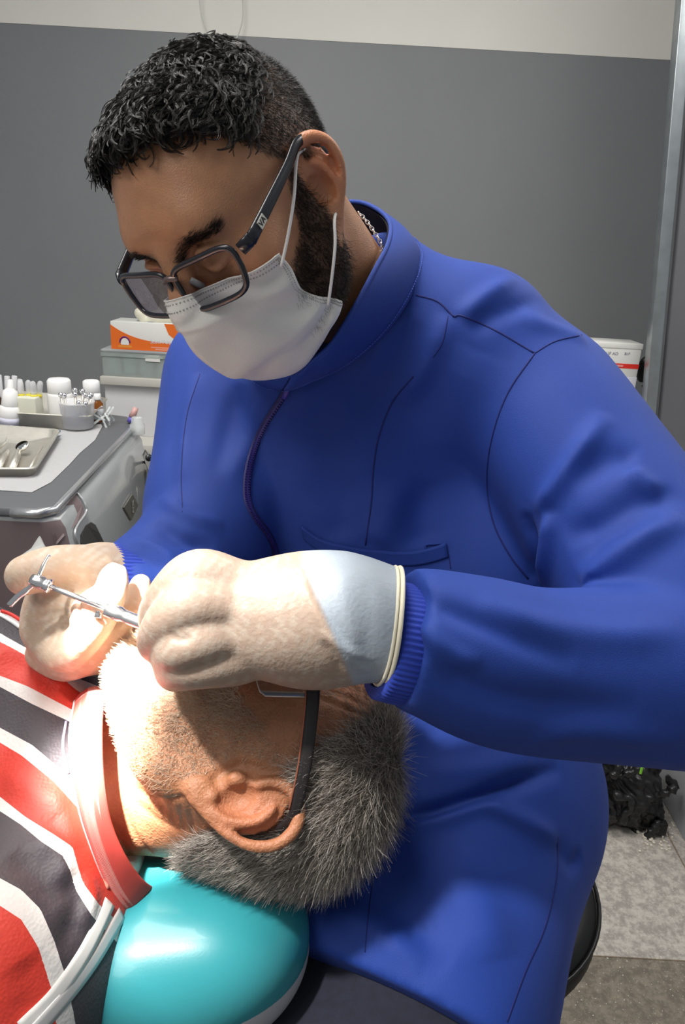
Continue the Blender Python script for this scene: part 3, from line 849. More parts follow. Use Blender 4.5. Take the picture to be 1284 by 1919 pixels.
def tray(name, label, P4, h, wall, m, base_z, flare=0.0, rim=.004):
    """P4 corners counter-clockwise on the console top (outer rim)"""
    P4 = [np.array((p[0], p[1], base_z)) for p in P4]; c = sum(P4) / 4
    def ring(s, z, seg=6, rr=.16):
        out = []
        Q = [c + (p - c) * s + (0, 0, z) for p in P4]
        for i in range(4):
            p0, p1, p2 = Q[i - 1], Q[i], Q[(i + 1) % 4]
            a = p1 + (p0 - p1) * rr * .5; b = p1 + (p2 - p1) * rr * .5
            for t in np.linspace(0, 1, seg): out.append(a * (1 - t) ** 2 + p1 * 2 * t * (1 - t) + b * t * t)
        return out
    rs = [ring(1.03, h), ring(1.0, h + .0006), ring(.97, h - .001), ring(.95 - flare, .0025), ring(.5, .0022), ring(.5, .0005), ring(.965 - flare, .0004), ring(.985, h - .003), ring(1.03, h - .002)]
    n = len(rs[0]); V = [p for r_ in rs for p in r_]
    F = [(j * n + i, j * n + (i + 1) % n, (j + 1) * n + (i + 1) % n, (j + 1) * n + i) for j in range(len(rs) - 1) for i in range(n)]
    F += [((len(rs) - 1) * n + i, (len(rs) - 1) * n + (i + 1) % n, (i + 1) % n, i) for i in range(n)]
    F += [tuple(4 * n + i for i in range(n)), tuple(5 * n + i for i in range(n))[::-1]]
    o = mobj(name, V, F, m, loc=c)
    return tag(o, label, 'tray'), c, P4
t1, c1_, P1 = tray('metal_tray', 'shallow steel tray holding the dental mirror, nearest the camera on the console', [top(-190, 895), top(66, 897), top(112, 822), top(-110, 806)], .017, .002, M_steel, ZT + .002)
t2, c2_, P2 = tray('metal_tray', 'long steel tray holding bottles and cups at the back of the console', [top(-170, 792), top(168, 810), top(200, 772), top(-110, 748)], .032, .002, M_steel, ZT + .002, .0)
t2['label'] = 'long steel tray holding bottles and cups at the back of the console'
zt1, zt2 = ZT + .005, ZT + .005
def t1p(u, v): return on_plane(u, v, z=zt1 + .003)
def stick(name, label, cat, pts, r, m, grp=None, parts=None):
    V, F = tube(pts, r, 12); o = mobj(name, V, F, m, loc=np.asarray(pts[0]))
    return tag(o, label, cat, grp)
mi = root('dental_mirror', t1p(22, 888), 'round dental mirror with a thick steel handle lying in the near tray', 'mirror')
a_, b_ = t1p(22, 884) + (0, 0, .004), t1p(37, 850) + (0, 0, .006)
V, F = tube([a_, a_ * .3 + b_ * .7, b_], [.0062, .0062, .0035], 14); mobj('handle', V, F, M_steel, mi)
mc = on_plane(42, 836, z=zt1 + .016)
V, F = tube([b_, mc * .6 + b_ * .4], .0022, 8); mobj('neck', V, F, M_steel, mi)
nrm = np.array((-.25, -.45, .85)); nrm /= np.linalg.norm(nrm)
V, F = lathe([(.0001, -.002), (.012, -.002), (.0132, .0), (.0132, .002), (.0118, .0024)], mc, nrm, 32, cap=False); mobj('head', V, F, M_steel, mi)
V, F = lathe([(.0001, .0016), (.0118, .0016), (.0118, .0020), (.0001, .0020)], mc, nrm, 32); mobj('glass', V, F, mat('mirror_glass', (.85, .86, .84), .03, 1.0), mi)
stick('dental_probe', 'steel probe with a thick handle lying left of the mirror in the near tray', 'dental tool', [t1p(-4, 884) + (0, 0, .004), t1p(10, 858) + (0, 0, .004), t1p(16, 848) + (0, 0, .004)], [.0058, .0055, .002], M_steel)
stick('dental_probe', 'hooked steel scaler with its tip crossing the left end of the near tray', 'dental tool', [t1p(-30, 870) + (0, 0, .012), t1p(4, 846) + (0, 0, .012), t1p(12, 840) + (0, 0, .012), t1p(14, 834) + (0, 0, .016)], [.0055, .0045, .0012, .0006], M_steel)
stick('dental_probe', 'thin steel tweezers leaning on the right wall of the near tray', 'dental tool', [t1p(54, 884) + (0, 0, .003), t1p(68, 862) + (0, 0, .006), t1p(80, 845) + (0, 0, .008)], [.0012, .0024, .0016], M_steel)

def bottle(name, label, cat, u, v, prof, parts, tilt=(0, 0, 1), z=None):
    """profile parts: list of (part name, profile, material)"""
    b = on_plane(u, v, z=z or zt2)
    r_ = root(name, b, label, cat)
    for pn, pf, m in parts:
        V, F = lathe(pf, b, tilt, 28); mobj(pn, V, F, m, r_)
    return r_, b
def spx(u, v):                             # metres per photo pixel at a point of the console
    b = on_plane(u, v, z=zt2); return C(b)[2] / FPX
s_ = spx(115, 790)
bottle('medicine_jar', 'tall white plastic jar with a wide cap behind the clear cup', 'jar', 116, 788, None,
       [('body', [(.0205 * 1.25, 0), (.0265, .003), (.0265, .056), (.024, .062)], M_whiteplastic), ('cap', [(.0235, .060), (.0245, .062), (.0245, .086), (.021, .091), (.005, .092)], M_whiteplastic)])
cup, cb0 = bottle('plastic_cup', 'clear plastic cup of steel ended instruments in the back tray', 'cup', 147, 800, None,
       [('wall', [(.0005, .0005), (.031, .0005), (.0355, .052), (.0368, .053), (.0368, .055), (.0345, .055), (.0298, .002), (.0005, .002)], M_frost),
        ('packets', [(.002, .003), (.024, .003), (.026, .040), (.016, .043), (.002, .038)], mat('grey_packets', (.20, .21, .25), .6, noise=.5, nscale=60))])
rc = np.random.default_rng(5)
spots = [(-.027, -.010), (-.016, -.020), (-.006, .012), (.002, -.012), (.010, .008), (.012, -.022), (.019, -.004), (.028, .004), (.024, -.020), (.030, -.012)]
places = ['leftmost in the cup', 'second from the left in the cup', 'at the back middle of the cup', 'at the front middle of the cup', 'behind the middle of the cup', 'low at the front of the cup', 'just right of the middle of the cup', 'at the right back of the cup', 'low at the right front of the cup', 'rightmost in the cup']
for i, (x_, y_) in enumerate(spots):
    b_ = cb0 + (x_ * .75, y_ * .75, .004); t_ = cb0 + (x_ * 1.05, y_ * 1.05, .068 + (.004 if i in (2, 4) else 0) - (.014 if i in (5, 8) else 0) - abs(x_) * .12)
    ins = root('ball_ended_instrument', b_, 'ball ended steel instrument ' + places[i], 'dental tool')
    V, F = tube([b_, t_], .0022, 8); mobj('shaft', V, F, M_steel, ins)
    V, F = lathe([(.0056 * math.sin(a), -.0056 * math.cos(a)) for a in np.linspace(.05, math.pi - .05, 10)], t_ + (0, 0, .004), n=16); mobj('ball', V, F, M_chrome, ins)
bottle('medicine_jar', 'smaller white plastic jar at the right end of the back tray', 'jar', 175, 782, None,
       [('body', [(.0175, 0), (.019, .003), (.019, .052), (.017, .057)], M_whiteplastic), ('cap', [(.017, .056), (.0180, .058), (.0180, .080), (.014, .083), (.004, .0835)], M_whiteplastic)])
bottle('amber_bottle', 'small amber glass bottle with a grey label and white cap at the back tray', 'bottle', 185, 790, None,
       [('glass', [(.010, 0), (.0112, .002), (.0112, .040), (.006, .047), (.005, .050)], mat('amber_glass', (.20, .06, .005), .12, coat=.4)),
        ('label', [(.0115, .006), (.0115, .030)], mat('grey_label', (.42, .44, .46), .6)), ('cap', [(.0070, .048), (.0072, .050), (.0072, .060), (.005, .061)], M_whiteplastic)])
tl = np.array((.12, .0, 1.0))
bottle('dropper_bottle', 'white dropper bottle leaning at the left of the back tray', 'bottle', 18, 796, None,
       [('body', [(.016, 0), (.0215, .003), (.0215, .030), (.019, .040), (.0165, .042)], M_whiteplastic), ('cap', [(.0165, .042), (.0175, .044), (.0140, .072), (.009, .076), (.0065, .080), (.0055, .094), (.003, .096)], M_whiteplastic),
        ('label', [(.0218, .004), (.0218, .018)], mat('lilac_label', (.60, .60, .72), .6))], tl)
cont = root('applicator_holder', on_plane(56, 797, z=zt2), 'frosted square holder with capped clear tubes in the back tray', 'holder')
hb = on_plane(56, 794, z=zt2)
bevel(mobj('block', boxv(hb + (0, 0, .030), (.0245, .020, .030)), BOXF, mat('milky_plastic', (.66, .66, .56), .35, trans=.15), cont, smooth=False), .003)
M_yel = mat('yellow_ring', (.72, .62, .04), .4)
tubes_ = [(-.012, .0, .0), (.002, .006, .0), (.015, -.002, .0), (.020, .008, .15)]
for i, (x_, y_, tt) in enumerate(tubes_):
    b_ = hb + (x_, y_, .058); ax = np.array((tt * 1.5, 0, 1.))
    tb = root('capped_tube', b_, ['clear capped tube at the left of the frosted holder', 'clear capped tube in the middle of the frosted holder', 'clear capped tube with a yellow ring at the right of the frosted holder', 'clear tube tilting outwards behind the right of the frosted holder'][i], 'tube')
    V, F = lathe([(.0062, 0), (.0062, .026), (.005, .031), (.002, .0335)], b_, ax, 16); mobj('cap', V, F, M_frost, tb)
    V, F = lathe([(.0066, -.001), (.0070, 0), (.0070, .004), (.0064, .005)], b_, ax, 16); mobj('ring', V, F, M_yel, tb)
for i, (u, v, hgt, tx) in enumerate(((10, 790, .098, 0), (20, 788, .094, .06), (27, 788, .096, .14), (33, 786, .088, .2), (4, 786, .080, -.05))):
    b_ = on_plane(u - 4, v, z=zt2); ax = np.array((tx, .02, 1.)); ax /= np.linalg.norm(ax)
    V, F = lathe([(.0052, 0), (.0056, .01), (.0056, hgt), (.0046, hgt + .001), (.0044, .004)], b_, ax, 14)
    o = mobj('clear_tube', V, F, M_frost, loc=b_)
    tag(o, ['upright clear tube behind the dropper bottle', 'clear tube leaning right, second behind the dropper bottle', 'tallest leaning clear tube behind the dropper bottle', 'clear tube leaning furthest right behind the dropper bottle', 'short clear tube beside the brown bottle'][i], 'tube')
bottle('brown_bottle', 'brown bottle with a white cap at the left edge of the back tray', 'bottle', -8, 790, None,
       [('glass', [(.016, 0), (.018, .003), (.018, .050), (.013, .060), (.012, .064)], mat('brown_glass', (.06, .025, .015), .2)), ('cap', [(.0145, .062), (.0150, .064), (.0150, .088), (.012, .091), (.003, .092)], M_whiteplastic)])
M_blu = mat('blue_foil', (.03, .12, .55), .25, .4)
for i, (u0_, u1_, v_0, m_) in enumerate(((22, 46, 801, M_white), (34, 58, 803, M_blu), (52, 78, 804, mat('sky_foil', (.30, .50, .72), .3, .3)), (66, 88, 806, M_cardw), (90, 112, 808, mat('deep_blue_blister', (.01, .16, .45), .15, .3)))):
    a_, b_ = top(u0_, v_0, .012), top(u1_, v_0 + 1, .012)
    V, F = tube([a_, b_], .0075, 8, flat=(.4, 1), up=(0, 0, 1))
    o = mobj('packet', V, F, m_, loc=a_); bevel(o, .002)
    tag(o, ['white packet between the two trays, furthest left', 'deep blue foil packet between the two trays', 'sky blue foil packet between the two trays', 'pale lilac packet between the two trays', 'dark glossy blue blister between the trays, furthest right'][i], 'packet')
pw0 = top(193, 782, .02)
f = Field(pw0 - .04, pw0 + .04, .0022)
rr = np.random.default_rng(9)
for k in range(12):
    a_ = pw0 + rr.uniform(-.014, .014, 3); b_ = a_ + rr.uniform(-.022, .022, 3); f.cap(a_, b_, .002, .003, .001)
V, F = f.mesh(0)
tag(mobj('clear_wrapper', V, F, M_clear, loc=pw0 - (0, 0, .03)), 'crumpled clear wrapper at the right end of the back tray', 'wrapper')

# ------------------------------------------------------------------ dentist: head, hair, beard
rng = np.random.default_rng(11)
M_skin = mat('brown_skin', (.30, .14, .075), .38, attr='tint', noise=.10, nscale=60, bump=.0004, bscale=900, sss=.12, sssd=.004, spec=.6)
M_skin_old = mat('weathered_skin', (.40, .17, .09), .5, attr='tint', noise=.14, nscale=70, bump=.0009, bscale=500, sss=.12, sssd=.005)
M_hair = mat('black_hair', (.014, .012, .011), .32, spec=.45)
M_beard = mat('dark_beard_hair', (.022, .013, .009), .45)
M_grey = mat('grey_hair', (.40, .355, .31), .5, attr='tint')
M_greyb = mat('pale_grey_stubble', (.60, .46, .34), .55)

HD = Frame((-.0814, .2483, .5988), (-.364, -.808, -.463), (-.482, .589, -.649), .96)
neckb = HD.loc(at(655, 560, .705)); neckc = HD.loc(at(640, 700, .77))
person1 = root('person', W(at(760, 1800, .80)) * (1, 1, 0) + (0, 0, .45), 'seated person in a blue zip jacket, face mask and black glasses, bending over the patient', 'person')
f = head_field(.0019, [((-.025, 0, .0), .060), (neckb, .052)], lo=(-.20, -.12, -.25), hi=(.145, .13, .15), tall=.89, ear=.97, earz=-.006, eout=.50, earx=-.006, eary=.073)
Vl, F = f.mesh(2)
def head_tint(V, base, red, seed, lip=.0):
    r = np.random.default_rng(seed)
    T = np.tile(np.array(base, float), (len(V), 1))
    def blob(c, rad, col, a):
        w = np.exp(-(((V - np.array(c)) / rad) ** 2).sum(1)) * a
        T[:] = T * (1 - w[:, None]) + np.array(col) * w[:, None]
    for s in (1, -1):
        blob((.0 - .012, s * .085, .004), (.03, .014, .036), red, .75)
        blob((.070, s * .045, -.012), (.02, .02, .02), red, .35)
        blob((.090, s * .031, .010), (.012, .022, .012), np.array(base) * .6, .5)
    blob((.110, 0, -.015), (.015, .015, .015), red, .5)
    blob((.102, 0, -.052), (.012, .024, .010), np.array(red) * .8, .7)
    return T
T1 = head_tint(Vl, (.50, .245, .130), (.62, .22, .11), 1)
N1 = vnormals(Vl, F)
x, y, z = Vl.T
ay = np.abs(y)
def sstep(a, b, t):
    t = np.clip((t - a) / (b - a), 0, 1); return t * t * (3 - 2 * t)
nz = np.sin(x * 410 + 1.3) * np.sin(y * 350) * np.sin(z * 390 + .7) * .004
def scalp_w(x, ay, z):
    """1 inside the hairline"""
    zl = np.interp(x, [-.13, -.06, -.02, .0, .012, .022, .036, .050, .062, .080, .11], [-.045, -.040, -.012, .034, .030, .036, .058, .080, .089, .090, .089])
    return sstep(-.002, .005, z - zl - np.where((x > .03) & (ay > .035), .0, 0))
sw = scalp_w(x, ay, z + nz) * (ay < .0785)
# sideburn and beard on the jaw
jl = np.interp(x, [-.03, 0, .010, .03, .06, .10, .13], [-.03, -.02, .035, -.022, -.036, -.040, -.045])
bw = ((x > -.004) * sstep(.003, -.004, z - jl + nz) * sstep(-.150, -.110, z) * (ay < .0785))
bw *= sstep(-.006, .010, x - (-.0 + np.clip(-.05 - z, 0, 1) * .15))
top = sstep(.050, .095, z + .25 * (x)) * sw
back_ = sstep(.0, -.07, x)
dark = np.clip(np.maximum(sw * (.62 + .3 * np.maximum(top, back_)), bw * .72), 0, 1)[:, None]
T1 = T1 * (1 - dark) + np.array((.018, .013, .010)) * dark
for s in (1, -1):                          # brows
    d, t = dist_poly(Vl, np.array([(.101, s * .012, .020), (.098, s * .028, .0315), (.084, s * .046, .029)]), .02)
    w = np.exp(-(d / .0045) ** 2)[:, None] * .6
    T1 = T1 * (1 - w) + np.array((.03, .018, .012)) * w
# body: face creases
Vc = HD.toC(Vl)
body1 = mobj('body', W(Vc), F, M_skin, person1, cols={'tint': T1})
Nc = N1 @ HD.A.T
tree_h1 = bvh(Vc, F); body_faces1 = F

def hair_obj(name, Vl, F, N, wgt, n, frame, mat_, parent, flow, length, rad, tone=None, lift=.5, seg=4, curl=0, curlr=0, rng=rng, jit=.25, droop=None, bend=.1):
    Pl, fi = scatter(Vl, F, wgt, n, rng)
    Nl = N[F[fi, 0]]
    Fl = flow(Pl)
    Fl = Fl - Nl * (Fl * Nl).sum(1)[:, None]
    Fl /= np.linalg.norm(Fl, axis=1)[:, None] + 1e-9
    Dl = Nl * lift + Fl * (1 - lift) + rng.normal(size=Pl.shape) * jit * .5
    Dl /= np.linalg.norm(Dl, axis=1)[:, None]
    L = length(Pl) if callable(length) else np.full(n, length)
    L = L * rng.uniform(.7, 1.2, n)
    V, Fs = strands(W(frame.toC(Pl)), (Dl @ frame.A.T) @ CB.T, L, rad, seg, curl, curlr, droop, rng, bend)
    cols = None
    if tone is not None:
        k = rng.uniform(size=n)[:, None]; kk = np.where(k < tone[2], 0, 1) * rng.uniform(.6, 1.2, (n, 1))
        T = np.array(tone[0]) * (1 - np.clip(kk, 0, 1)) + np.array(tone[1]) * kk
        cols = {'tint': np.repeat(T, len(V) // n, axis=0)}
    return mobj(name, V, Fs, mat_, parent, cols=cols)
def flow_back(P):                          # hair combed forward on top, down at the sides
    a = np.abs(P[:, 1]) / .075
    return np.stack([.8 * (1 - a) + .15, .15 * np.sign(P[:, 1]) * 0, -.2 - .9 * a], 1)
# hair volume: a cap a little above the scalp with lumps for the curls
top = sstep(.050, .100, z + .25 * (x)) * sw
lump = (np.sin(x * 520 + 3 * np.sin(y * 300)) * np.sin(y * 480 + 2 * np.sin(z * 330)) * np.sin(z * 500 + 1 + 2 * np.sin(x * 290)))
front = sstep(.02, .08, x)
lift_ = (.0015 * sw + top * (.005 + .006 * front) + top * lump * (.0015 + .002 * front))
keep = (top > .22)
Vh = Vl + N1 * lift_[:, None]
fm = keep[F].all(1)
Fh = F[fm]; used = np.unique(Fh); remap = np.full(len(Vl), -1); remap[used] = np.arange(len(used))
Vhc = Vh[used]; Fhc = remap[Fh]
hair1 = mobj('hair', W(HD.toC(Vhc)), Fhc, mat('black_hair_mass', (.012, .010, .009), .55, noise=.5, nscale=300, bump=.004, bscale=260), person1)
Nh = vnormals(Vhc, Fhc)
def len1(P):
    t = sstep(.045, .095, P[:, 2] + .25 * P[:, 0])
    return .0035 + t * .010
fade = (.35 + .65 * sstep(.0, .07, z + .2 * x))[used]
def locks(name, Vl, F, N, wgt, nl, per, frame, mat_, parent, length, rad, rng):
    Pl, fi = scatter(Vl, F, wgt, nl, rng)
    Nl = N[F[fi, 0]]
    Vs, Fs, base = [], [], 0
    seg = 9
    for i in range(nl):
        n = Nl[i]; P = Pl[i]
        # combed from the crown towards the forehead, each lock rolling into a curl
        fl = np.array((1.0, .7 * math.sin(P[0] * 120 + P[2] * 70) + rng.normal() * .22, -.25)); fl -= n * (fl @ n); fl /= np.linalg.norm(fl)
        sd = np.cross(n, fl) * rng.choice((-1, 1))
        L = length * rng.uniform(.75, 1.3); R = L * rng.uniform(.16, .26)
        t = np.linspace(0, 1, seg + 1)
        turn = rng.uniform(1.0, 1.7) * np.pi
        path = (P + fl * (L * .75 * t)[:, None] + n * (.0008 + R * .5 * np.sin(np.pi * t * .9))[:, None] + sd * (R * (1 - np.cos(turn * t)))[:, None] + fl * (-R * .5 * np.sin(turn * t))[:, None])
        T = np.gradient(path, axis=0); T /= np.linalg.norm(T, axis=1)[:, None]
        A = np.cross(T, n); A /= np.linalg.norm(A, axis=1)[:, None] + 1e-9; B = np.cross(T, A)
        w = .0010 * np.sin(np.pi * (.12 + .8 * t))
        for k in range(per):
            a, r_ = rng.uniform(0, 2 * np.pi), math.sqrt(rng.uniform())
            c = path + A * (math.cos(a) * r_ * w * 1.3)[:, None] + B * (math.sin(a) * r_ * w * .7)[:, None]
            rr_ = rad * (1 - .6 * t)
            ring = np.stack([c + (A * math.cos(q) + B * math.sin(q)) * rr_[:, None] for q in (0, 2.094, 4.189)], 1)
            idx = base + np.arange((seg + 1) * 3).reshape(seg + 1, 3)
            for q in range(3): Fs.append(np.stack([idx[:-1, q], idx[:-1, (q + 1) % 3], idx[1:, (q + 1) % 3], idx[1:, q]], 1))
            Vs.append(ring.reshape(-1, 3)); base += (seg + 1) * 3
    return mobj(name, W(frame.toC(np.concatenate(Vs))), np.concatenate(Fs), mat_, parent)
locks('curls', Vhc, Fhc, Nh, top[used] ** 1.3, 3600, 9, HD, M_hair, hair1, .018, .00021, rng)
hair_obj('short_sides', Vl, F, N1, sw ** 2 * (1 - .8 * top) * (.4 + .6 * np.maximum(sstep(.0, .07, z + .2 * x), back_)), 24000, HD, M_hair, hair1, flow_back, .0055, .00016, lift=.4, seg=3, bend=.3)
beard1 = hair_obj('beard', Vl, F, N1, bw ** 2 * (x < .067), 12000, HD, M_beard, person1, lambda P: np.tile((.25, 0, -1.), (len(P), 1)), .0085, .00017, lift=.45, seg=4, curl=.6, curlr=.001, jit=.6)
bwt = np.zeros(len(Vl))
for s in (1, -1):
    d, t = dist_poly(Vl, np.array([(.101, s * .012, .020), (.098, s * .028, .0315), (.084, s * .046, .029)]), .02)
    bwt += np.exp(-(d / .0038) ** 2)
hair_obj('eyebrows', Vl, F, N1, bwt * (bwt > .1), 1300, HD, M_beard, person1, lambda P: np.stack([0 * P[:, 0] - .2, np.sign(P[:, 1]), P[:, 0] * 0 + .25], 1), .0060, .00014, lift=.12, seg=3)

# ------------------------------------------------------------------ patient: head and neck
rng = np.random.default_rng(12)
HP = Frame((-.071, -.198, .600), (.03, .99, -.08), (.995, -.02, .02), .98)
person2 = root('person', W(at(-200, 1500, .70)) * (1, 1, 0) + (0, 0, .95), 'older grey haired person lying back in a red, white and dark striped shirt', 'person')
nb = HP.loc(at(70, 1480, .69))
f = head_field(.0019, [((-.025, 0, -.01), .060), (HP.loc(at(190, 1470, .635)), .052), (nb, .040)], lo=(-.15, -.13, -.26), hi=(.15, .13, .15), tall=.96, ear=1.14, eout=.36, earx=.002, earz=.001, eary=.079)
V2, F2 = f.mesh(2)
N2 = vnormals(V2, F2)
T2 = head_tint(V2, (.37, .165, .082), (.47, .16, .08), 2)
x, y, z = V2.T; ay = np.abs(y)
nz = np.sin(x * 380 + 1.3) * np.sin(y * 330) * np.sin(z * 360 + .7) * .004
zl = np.interp(x, [-.13, -.10, -.05, -.02, .0, .015, .030, .042, .052, .062, .11], [-.065, -.060, -.052, -.022, .03, .028, .040, .058, .090, .13, .2])
sw2 = sstep(-.002, .006, z + nz - zl) * (ay < .0785)
jl = np.interp(x, [-.03, 0, .010, .03, .06, .10, .13], [-.06, -.04, .040, .028, .002, -.020, -.030])
bw2 = (x > -.002) * sstep(.006, -.006, z - jl + nz) * (ay < .0785) * sstep(-.170, -.125, z)
bw2 *= sstep(-.006, .012, x - (.0 + np.clip(-.05 - z, 0, 1) * .35))
earz_ = 1 - sstep(.9, 1.35, np.sqrt(((x - .000) / .024) ** 2 + ((z - .003) / .036) ** 2)) * 1.0
sw2 *= 1 - earz_ * (V2[:, 1] > .04); bw2 *= 1 - earz_ * (V2[:, 1] > .04)
d = np.clip(sw2 * .75 + bw2 * .08, 0, 1)[:, None]
T2 = T2 * (1 - d) + np.array((.20, .16, .13)) * d
C2 = HP.toC(V2); NC2 = N2 @ HP.A.T
tr = bvh(C2, F2)
for pts, a, w in ([([(200, 1500), (215, 1560), (250, 1620), (275, 1650)], -.003, .004), ([(225, 1500), (250, 1560), (290, 1610), (320, 1640)], -.0015, .003),
                   ([(240, 1470), (300, 1500), (360, 1490)], -.002, .003), ([(250, 1500), (300, 1540), (350, 1560)], -.0015, .003),
                   ([(395, 1465), (430, 1440), (470, 1450)], -.002, .003), ([(420, 1455), (450, 1430), (500, 1445)], -.0015, .002),
                   ([(600, 1290), (660, 1310), (720, 1345)], -.0018, .0025), ([(590, 1305), (650, 1328), (700, 1350)], -.0018, .0025), ([(600, 1268), (670, 1290), (730, 1325)], -.0018, .0025),
                   ([(575, 1300), (600, 1275), (640, 1262)], -.002, .003)]
                  + [([(300 + 18 * k, 1490 + 3 * k), (310 + 18 * k, 1560 + 3 * k)], -.0008, .002) for k in range(4)]):
    C2 = fold(C2, NC2, tr, pts, a, w)
body2 = mobj('body', W(C2), F2, M_skin_old, person2, cols={'tint': T2})
V2 = HP.loc(C2)
def flow2(P):                              # from the crown forward and down
    d = P - np.array((-.02, 0, .12))
    return np.stack([d[:, 0] - .02, d[:, 1] * .6, d[:, 2] - .04], 1)
lift2 = sw2 * .0045
keep = sw2 > .45
fm = keep[F2].all(1); Fh = F2[fm]; used = np.unique(Fh); remap = np.full(len(V2), -1); remap[used] = np.arange(len(used))
Vh2 = (V2 + N2 * lift2[:, None])[used]; Fh2 = remap[Fh]
hair2 = mobj('hair', W(HP.toC(Vh2)), Fh2, mat('grey_hair_mass', (.13, .108, .09), .7, noise=.35, nscale=200, bump=.003, bscale=220), person2)
hair_obj('strands', Vh2, Fh2, vnormals(Vh2, Fh2), np.ones(len(Vh2)), 38000, HP, M_grey, hair2, flow2, lambda P: .014 + .007 * sstep(0, .1, P[:, 2]), .00017, tone=((.17, .145, .12), (.66, .60, .54), .5), lift=.20, seg=4, bend=.35, jit=.35)
hair_obj('forehead_hairs', V2, F2, N2, sstep(.04, .075, x) * sstep(.045, .08, z) * (1 - sw2) + 0.0, 700, HP, M_grey, hair2, flow2, .010, .00014, tone=((.085, .070, .058), (.50, .45, .40), .4), lift=.2, seg=3)
hair_obj('beard', V2, F2, N2, bw2 ** 1.5 * (.55 + 1.0 * sstep(.03, .08, x)), 24000, HP, M_greyb, person2, lambda P: np.tile((.25, 0, -1.), (len(P), 1)), lambda P: .006 + .005 * sstep(.03, .09, P[:, 0]), .00018, lift=.4, seg=4, curl=.5, curlr=.001, jit=.6)

# ------------------------------------------------------------------ patient's striped shirt
f = Field((-.42, -.44, .38), (-.02, .02, .86), .0025)
f.cap(at(-180, 1500, .68), at(108, 1500, .63), .125, .078, .04)
f.chain([at(100, 1605, .60), at(0, 1790, .55), at(-150, 1990, .50)], [.052, .073, .082], .05, 4)
f.cap(at(75, 1300, .66), at(-170, 1235, .68), .052, .078, .04)
f.cap(at(360, 1480, .60), at(285, 1480, .605), .054, .054, .006, op='cut')
Vs, Fs = f.mesh(2)
Ns = vnormals(Vs, Fs); ts = bvh(Vs, Fs)
for pts, a, w in [([(60, 1570), (110, 1600), (125, 1660)], .004, .008), ([(20, 1600), (70, 1640), (110, 1700)], -.003, .010), ([(100, 1470), (120, 1530), (150, 1590)], .003, .008),
                  ([(0, 1230), (60, 1260), (110, 1290)], -.003, .010), ([(80, 1215), (110, 1260), (150, 1280)], .003, .006), ([(150, 1640), (170, 1680), (150, 1740)], .004, .007),
                  ([(120, 1640), (145, 1700), (110, 1790)], -.004, .008), ([(0, 1450), (60, 1480), (110, 1530)], .003, .012), ([(40, 1800), (60, 1850), (50, 1919)], -.003, .012)]:
    Vs = fold(Vs, Ns, ts, pts, a, w)
BND = [  # stripe borders, front of the shoulder to the back
 [(-300, 1060), (0, 1186), (40, 1212), (100, 1248), (140, 1268), (300, 1330)],
 [(-300, 1080), (0, 1202), (52, 1226), (108, 1262), (140, 1290), (300, 1400)],
 [(-300, 1130), (0, 1266), (52, 1286), (128, 1326), (300, 1420)],
 [(-300, 1150), (0, 1286), (60, 1318), (128, 1350), (300, 1460)],
 [(-300, 1220), (0, 1363), (60, 1395), (116, 1443), (150, 1475), (300, 1620)],
 [(-300, 1250), (0, 1391), (40, 1415), (100, 1463), (140, 1507), (300, 1680)],
 [(-300, 1350), (0, 1493), (48, 1531), (100, 1563), (136, 1587), (146, 1623), (156, 1655), (186, 1695), (300, 1800)],
 [(-300, 1380), (0, 1519), (40, 1545), (76, 1575), (118, 1603), (132, 1631), (142, 1667), (172, 1715), (300, 1850)],
 [(-300, 1510), (0, 1645), (40, 1667), (76, 1703), (102, 1763), (124, 1832), (150, 1960), (300, 2400)],
 [(-300, 1560), (0, 1697), (40, 1723), (72, 1775), (96, 1852), (112, 1960), (300, 2600)]]
u_, v_ = pix(Vs)
Y = np.stack([np.interp(u_, [p[0] for p in b], [p[1] for p in b]) for b in BND])
Y = np.concatenate([Y[:1] - 150, Y, Y[-1:] + 400])
sv = np.zeros(len(Vs))
for k in range(len(Y) - 1):
    m_ = (v_ >= Y[k]) & (v_ < Y[k + 1]); sv[m_] = k + (v_[m_] - Y[k][m_]) / (Y[k + 1][m_] - Y[k][m_])
Yk = Y[1:-1]
sv = (np.clip((v_[None] - Yk) / 30, -.5, .5) + .5).sum(0)
def stripe_mat():
    m = bpy.data.materials.new('striped_jersey'); m.use_nodes = True
    nt = m.node_tree; N = nt.nodes; L = nt.links; b = N['Principled BSDF']
    b.inputs['Roughness'].default_value = .6; b.inputs['Sheen Weight'].default_value = .1
    a = N.new('ShaderNodeAttribute'); a.attribute_name = 'stripe'
    mt = N.new('ShaderNodeMath'); mt.operation = 'MULTIPLY_ADD'; mt.inputs[1].default_value = 1 / 11.0; mt.inputs[2].default_value = .5 / 11
    r = N.new('ShaderNodeValToRGB'); r.color_ramp.interpolation = 'CONSTANT'
    dk, wh, rd = (.045, .036, .045, 1), (.72, .70, .68, 1), (.60, .035, .018, 1)
    seq = [dk, wh, rd, wh, dk, wh, rd, wh, dk, wh, rd]
    els = r.color_ramp.elements
    els[0].position = 0; els[0].color = seq[0]; els[1].position = 1 / 11; els[1].color = seq[1]
    for k in range(2, 11):
        e = els.new(k / 11); e.color = seq[k]
    L.new(a.outputs['Fac'], mt.inputs[0]); L.new(mt.outputs[0], r.inputs[0]); L.new(r.outputs[0], b.inputs['Base Color'])
    tc = N.new('ShaderNodeTexCoord'); vo = N.new('ShaderNodeTexVoronoi'); vo.inputs['Scale'].default_value = 420
    bp = N.new('ShaderNodeBump'); bp.inputs['Distance'].default_value = .0004; bp.inputs['Strength'].default_value = .6
    L.new(tc.outputs['Object'], vo.inputs['Vector']); L.new(vo.outputs['Distance'], bp.inputs['Height']); L.new(bp.outputs[0], b.inputs['Normal'])
    return m
